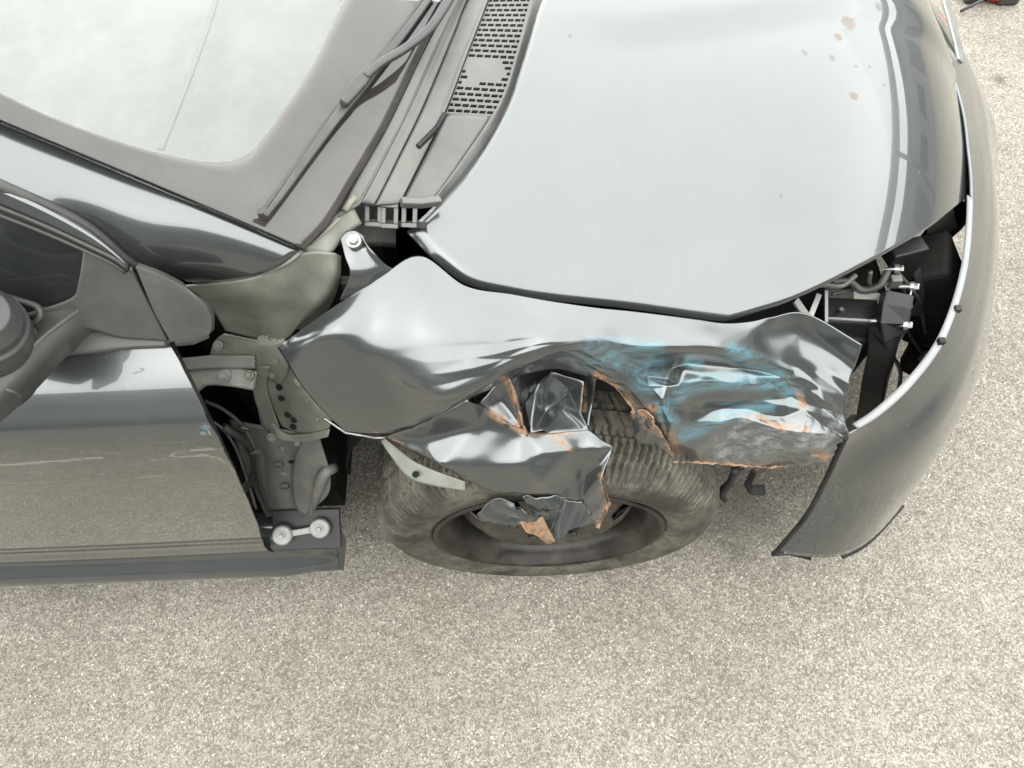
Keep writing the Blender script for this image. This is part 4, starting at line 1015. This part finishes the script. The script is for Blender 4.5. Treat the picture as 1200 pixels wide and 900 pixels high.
# beyond the centre: mirrored columns
cent = [Vector((p.x+.0, 0.10, p.z)) for p in G3[-1]]
G3 = [c for c in G3 if c[0].y < -.06]
for k_, lim in ((-1, -.09), (-2, -.13)):
    for p in G3[k_]: p.y = min(p.y, lim)
G3 = G3+[[Vector((p.x, -p.y, p.z)) for p in c] for c in G3[::-1]]
V1, a1, b1 = spline_grid(G3, 12)
bump = empty('front_bumper', car); bump['label'] = 'front bumper hanging loose with an open gap behind it'
bo = mesh('bumper_skin', V1, gridfaces(a1, b1), M['paint_bumper'], bump, thick=.004, up=(1, 0, .3), inner=M['plastic_dark'])
te = [V1[i*(b1+1)] for i in range(a1+1)]
hfr = [p for p in d1]
npn = []
tt = [np.array(te[i]) for i in range(5*12+2, a1+1-(5*12+2))]
for p in tt:
    q = min(hfr+[np.array((c[0], c[1], 0)) for c in []], key=lambda c: abs(c[1]+abs(p[1]))); q = np.array((q[0], p[1], hood_z(q[0], p[1])-.012))
    q[0] -= .006
    for k in range(7):
        v = k/6; r_ = q+(p-q)*v; r_[2] += .006*math.sin(math.pi*v); npn.append(r_)
mesh('nose_panel', npn, gridfaces(len(tt)-1, 6), M['paint'], bump, thick=.004, up=(0, 0, 1))
fi = [np.array(p)+np.array((-.007, .009, .003)) for p in te]
fo = [np.array(p)+np.array((0, 0, .004)) for p in te]
hi_ = int(5.2*12)
V2, F2 = strip(fi[4:hi_], fo[4:hi_], 2)
mesh('edge_flange', V2, F2, M['flange'], bump, thick=.003, up=(0, 0, 1))
ae = [V1[j] for j in range(b1+1)]
MB().tube([np.array(p)+np.array((-.002, -.002, 0)) for p in ae], .0045, 8).build('arch_edge', M['plastic_dark'], bump, True)
for k, (px, py, z) in enumerate(((1122, 362, .668), (1103, 400, .665))):
    MB().box(U(px, py, z), (.010, .010, .010)).build('clip', M['plastic_dark'], bump, bevel=.001)
MB().tube([U(905, 649, .20), U(925, 648, .19), U(950, 654, .185)], .005, 8).build('arch_lip', M['plastic_dark'], bump, True)
MB().bar([U(985, 650, .17), U(1010, 637, .17), U(1030, 618, .18), U(1055, 590, .19)], .02, .006, (0, 0, 1), 12).build('air_deflector', M['plastic_dark'], bump)

MB().bar([U(1106, -6, .672), U(1115, 24, .672), U(1121, 48, .672), U(1125, 72, .668)], [.026, .030, .028, .016], .006, (.5, -.1, .8), 16).build('nose_trim', M['galvanised'], bump, bevel=.002)
MB().box((.90, .10, .58), (.03, .30, .10)).build('nose_grille', M['plastic_dark'], bump, bevel=.01)

# ---------- what the gap ahead of the fender shows
bay = empty('front_carrier', car)
MB().bar([U(960, 372, .60), U(1000, 374, .60), U(1058, 378, .60)], .05, .05, (0, 0, 1)).build('carrier_beam', M['black_steel'], bay, bevel=.004)
MB().bar([U(968, 373, .632), U(1020, 376, .632), U(1056, 378, .632)], .004, .003).build('beam_edge', M['flange'], bay)
MB().bar([U(968, 352, .61), U(1010, 356, .61), U(1056, 360, .61)], .04, .02).build('carrier_tray', M['primer_grey'], bay, bevel=.003)
MB().bar([U(968, 340, .66), U(968, 378, .64)], .005, .005).build('stay', M['flange'], bay)
MB().bar([U(932, 352, .72), U(946, 372, .70)], .012, .004).build('stay', M['flange'], bay)
MB().bar([U(960, 345, .70), U(950, 370, .69)], .008, .004).build('stay', M['galvanised'], bay)
MB().tube([U(975, 330, .68), U(995, 330, .67), U(1010, 340, .66), U(1030, 335, .67), U(1040, 318, .68)], .006, 8, 24).build('hose', M['rubber'], bay, True)
MB().tube([U(960, 333, .69), U(985, 335, .67), U(1003, 322, .68)], .005, 8, 16).build('hose', M['plastic'], bay, True)
MB().bar([U(1050, 345, .66), U(1042, 380, .63), U(1030, 430, .52), U(1018, 488, .36)], [.045, .05, .055, .05], .04, (0, 0, 1), 16).build('bumper_mount', M['black_steel'], bay, bevel=.004)
MB().bar([U(1075, 300, .62), U(1095, 350, .52), U(1100, 400, .42), U(1075, 440, .36)], [.10, .10, .10, .08], .10, (0, 0, 1), 16).build('impact_foam', M['cavity'], bay, bevel=.01)
MB().bar([U(1088, 285, .54), U(1112, 262, .54), U(1126, 250, .54)], .04, .06).build('radiator_frame', M['black_steel'], bay, bevel=.005)
MB().bar([U(1040, 300, .66), U(1080, 290, .66)], .03, .03).build('latch_bar', M['black_steel'], bay, bevel=.003)
for px, py, z, ax_ in ((1052, 315, .675, (1, -.3, .5)), (1070, 336, .66, (1, -.4, .5)), (1062, 381, .645, (1, -.3, .4)), (1038, 376, .64, (1, -.3, .4))):
    p = U(px, py, z)
    MB().tube([p-Vector(ax_).normalized()*.022, p], .0035, 10).bolt(p, ax_, .0055, .009).build('bolt', M['galvanised'], bay)
MB().tube([U(1068, 340, .66), U(1060, 372, .64), U(1062, 385, .63), U(1048, 408, .58)], .0018, 6, 20).build('cable', M['galvanised'], bay, True)
MB().tube([U(1050, 318, .67), U(1075, 350, .6), U(1085, 390, .5)], .004, 6, 16).build('cable', M['rubber'], bay, True)
MB().box(U(985, 395, .56), (.07, .05, .05)).build('torn_mount', M['plastic_dark'], bay, bevel=.006)
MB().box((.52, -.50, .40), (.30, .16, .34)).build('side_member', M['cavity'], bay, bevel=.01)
MB().box(U(1003, 497, .30), (.03, .03, .03)).build('mount_foot', M['beige'], bay, bevel=.005)
for k, (A, B, c_) in enumerate((((975, 345, .66), (1048, 330, .66), 'rubber'), ((985, 362, .645), (1040, 400, .55), 'plastic'), ((1055, 330, .65), (1085, 420, .45), 'rubber'), ((1020, 318, .67), (1060, 360, .62), 'plastic'), ((1060, 350, .62), (1110, 330, .55), 'plastic_dark'), ((1030, 385, .6), (1050, 470, .36), 'plastic'))):
    a_, b_ = U(*A), U(*B); rg = random.Random(k); mid = [lerp(a_, b_, t)+Vector((rg.uniform(-.02, .02), rg.uniform(-.02, .02), rg.uniform(-.03, .01))) for t in (.3, .65)]
    MB().tube([a_]+mid+[b_], .0028+.001*(k % 2), 8, 24).build('cable', M[c_], bay, True)
    MB().box(b_, (.018, .014, .022), Matrix.Rotation(k, 3, 'Z')).build('connector', M['plastic'], bay, bevel=.002)
MB().bar([U(1000, 345, .655), U(1030, 348, .652), U(1036, 368, .64)], [.016, .012, .02], .003, (0, -.3, 1)).build('lamp_bracket', M['primer_grey'], bay, bevel=.001)
MB().bar([U(1074, 318, .64), U(1080, 345, .60), U(1072, 370, .57)], [.02, .014, .024], .004, (.3, -.3, 1)).build('lamp_bracket', M['black_steel'], bay, bevel=.001)
V1, a1, b1 = spline_grid(UG([[(1085, 262, .63), (1092, 290, .56)], [(1102, 255, .63), (1110, 282, .56)], [(1118, 245, .63), (1124, 270, .57)]]), 6)
mesh('broken_lamp_rim', V1, gridfaces(a1, b1), M['plastic'], bay, thick=.003, up=(0, -.5, 1))
# hanging clips below the nose of the fender
MB().tube([U(862, 550, .45), U(855, 566, .40), U(846, 578, .36), U(850, 588, .34)], [.008, .006, .009, .004], 8, 14).build('hanging_clip', M['plastic_dark'], bay, True)
MB().bar([U(884, 552, .42), U(876, 568, .36), U(880, 574, .35), U(896, 574, .35)], [.006, .010, .016, .020], .012, (0, 0, 1)).build('hanging_clip', M['plastic_dark'], bay, bevel=.002)
MB().tube([U(880, 545, .45), U(868, 552, .42), U(862, 556, .42)], .003, 6).build('cable', M['rubber'], bay, True)

# ================================================================= red tool on the ground
tool = empty('hand_tool', None, U(1160, 0, 0))
tag(tool, 'red and black tool with thin black rod lying on asphalt ahead of the bumper', 'tool')
def TP(px, py, z): return U(px, py, z)-tool.location
MB().lathe([(0, .0), (.035, .004), (.05, .02), (.052, .04), (.044, .06), (.025, .07), (0, .072)], TP(1160, -4, 0), (0, 0, 1), 24).build('red_body', M['red'], tool, True)
MB().tube([TP(1126, 13, .02), TP(1140, 6, .03), TP(1152, 0, .04)], .005, 8).build('rod', M['rubber'], tool, True)
MB().box(TP(1142, -8, .025), (.06, .05, .05)).build('side_block', M['rubber'], tool, bevel=.01)
MB().box(TP(1182, -6, .025), (.07, .05, .05)).build('side_block', M['rubber'], tool, bevel=.01)
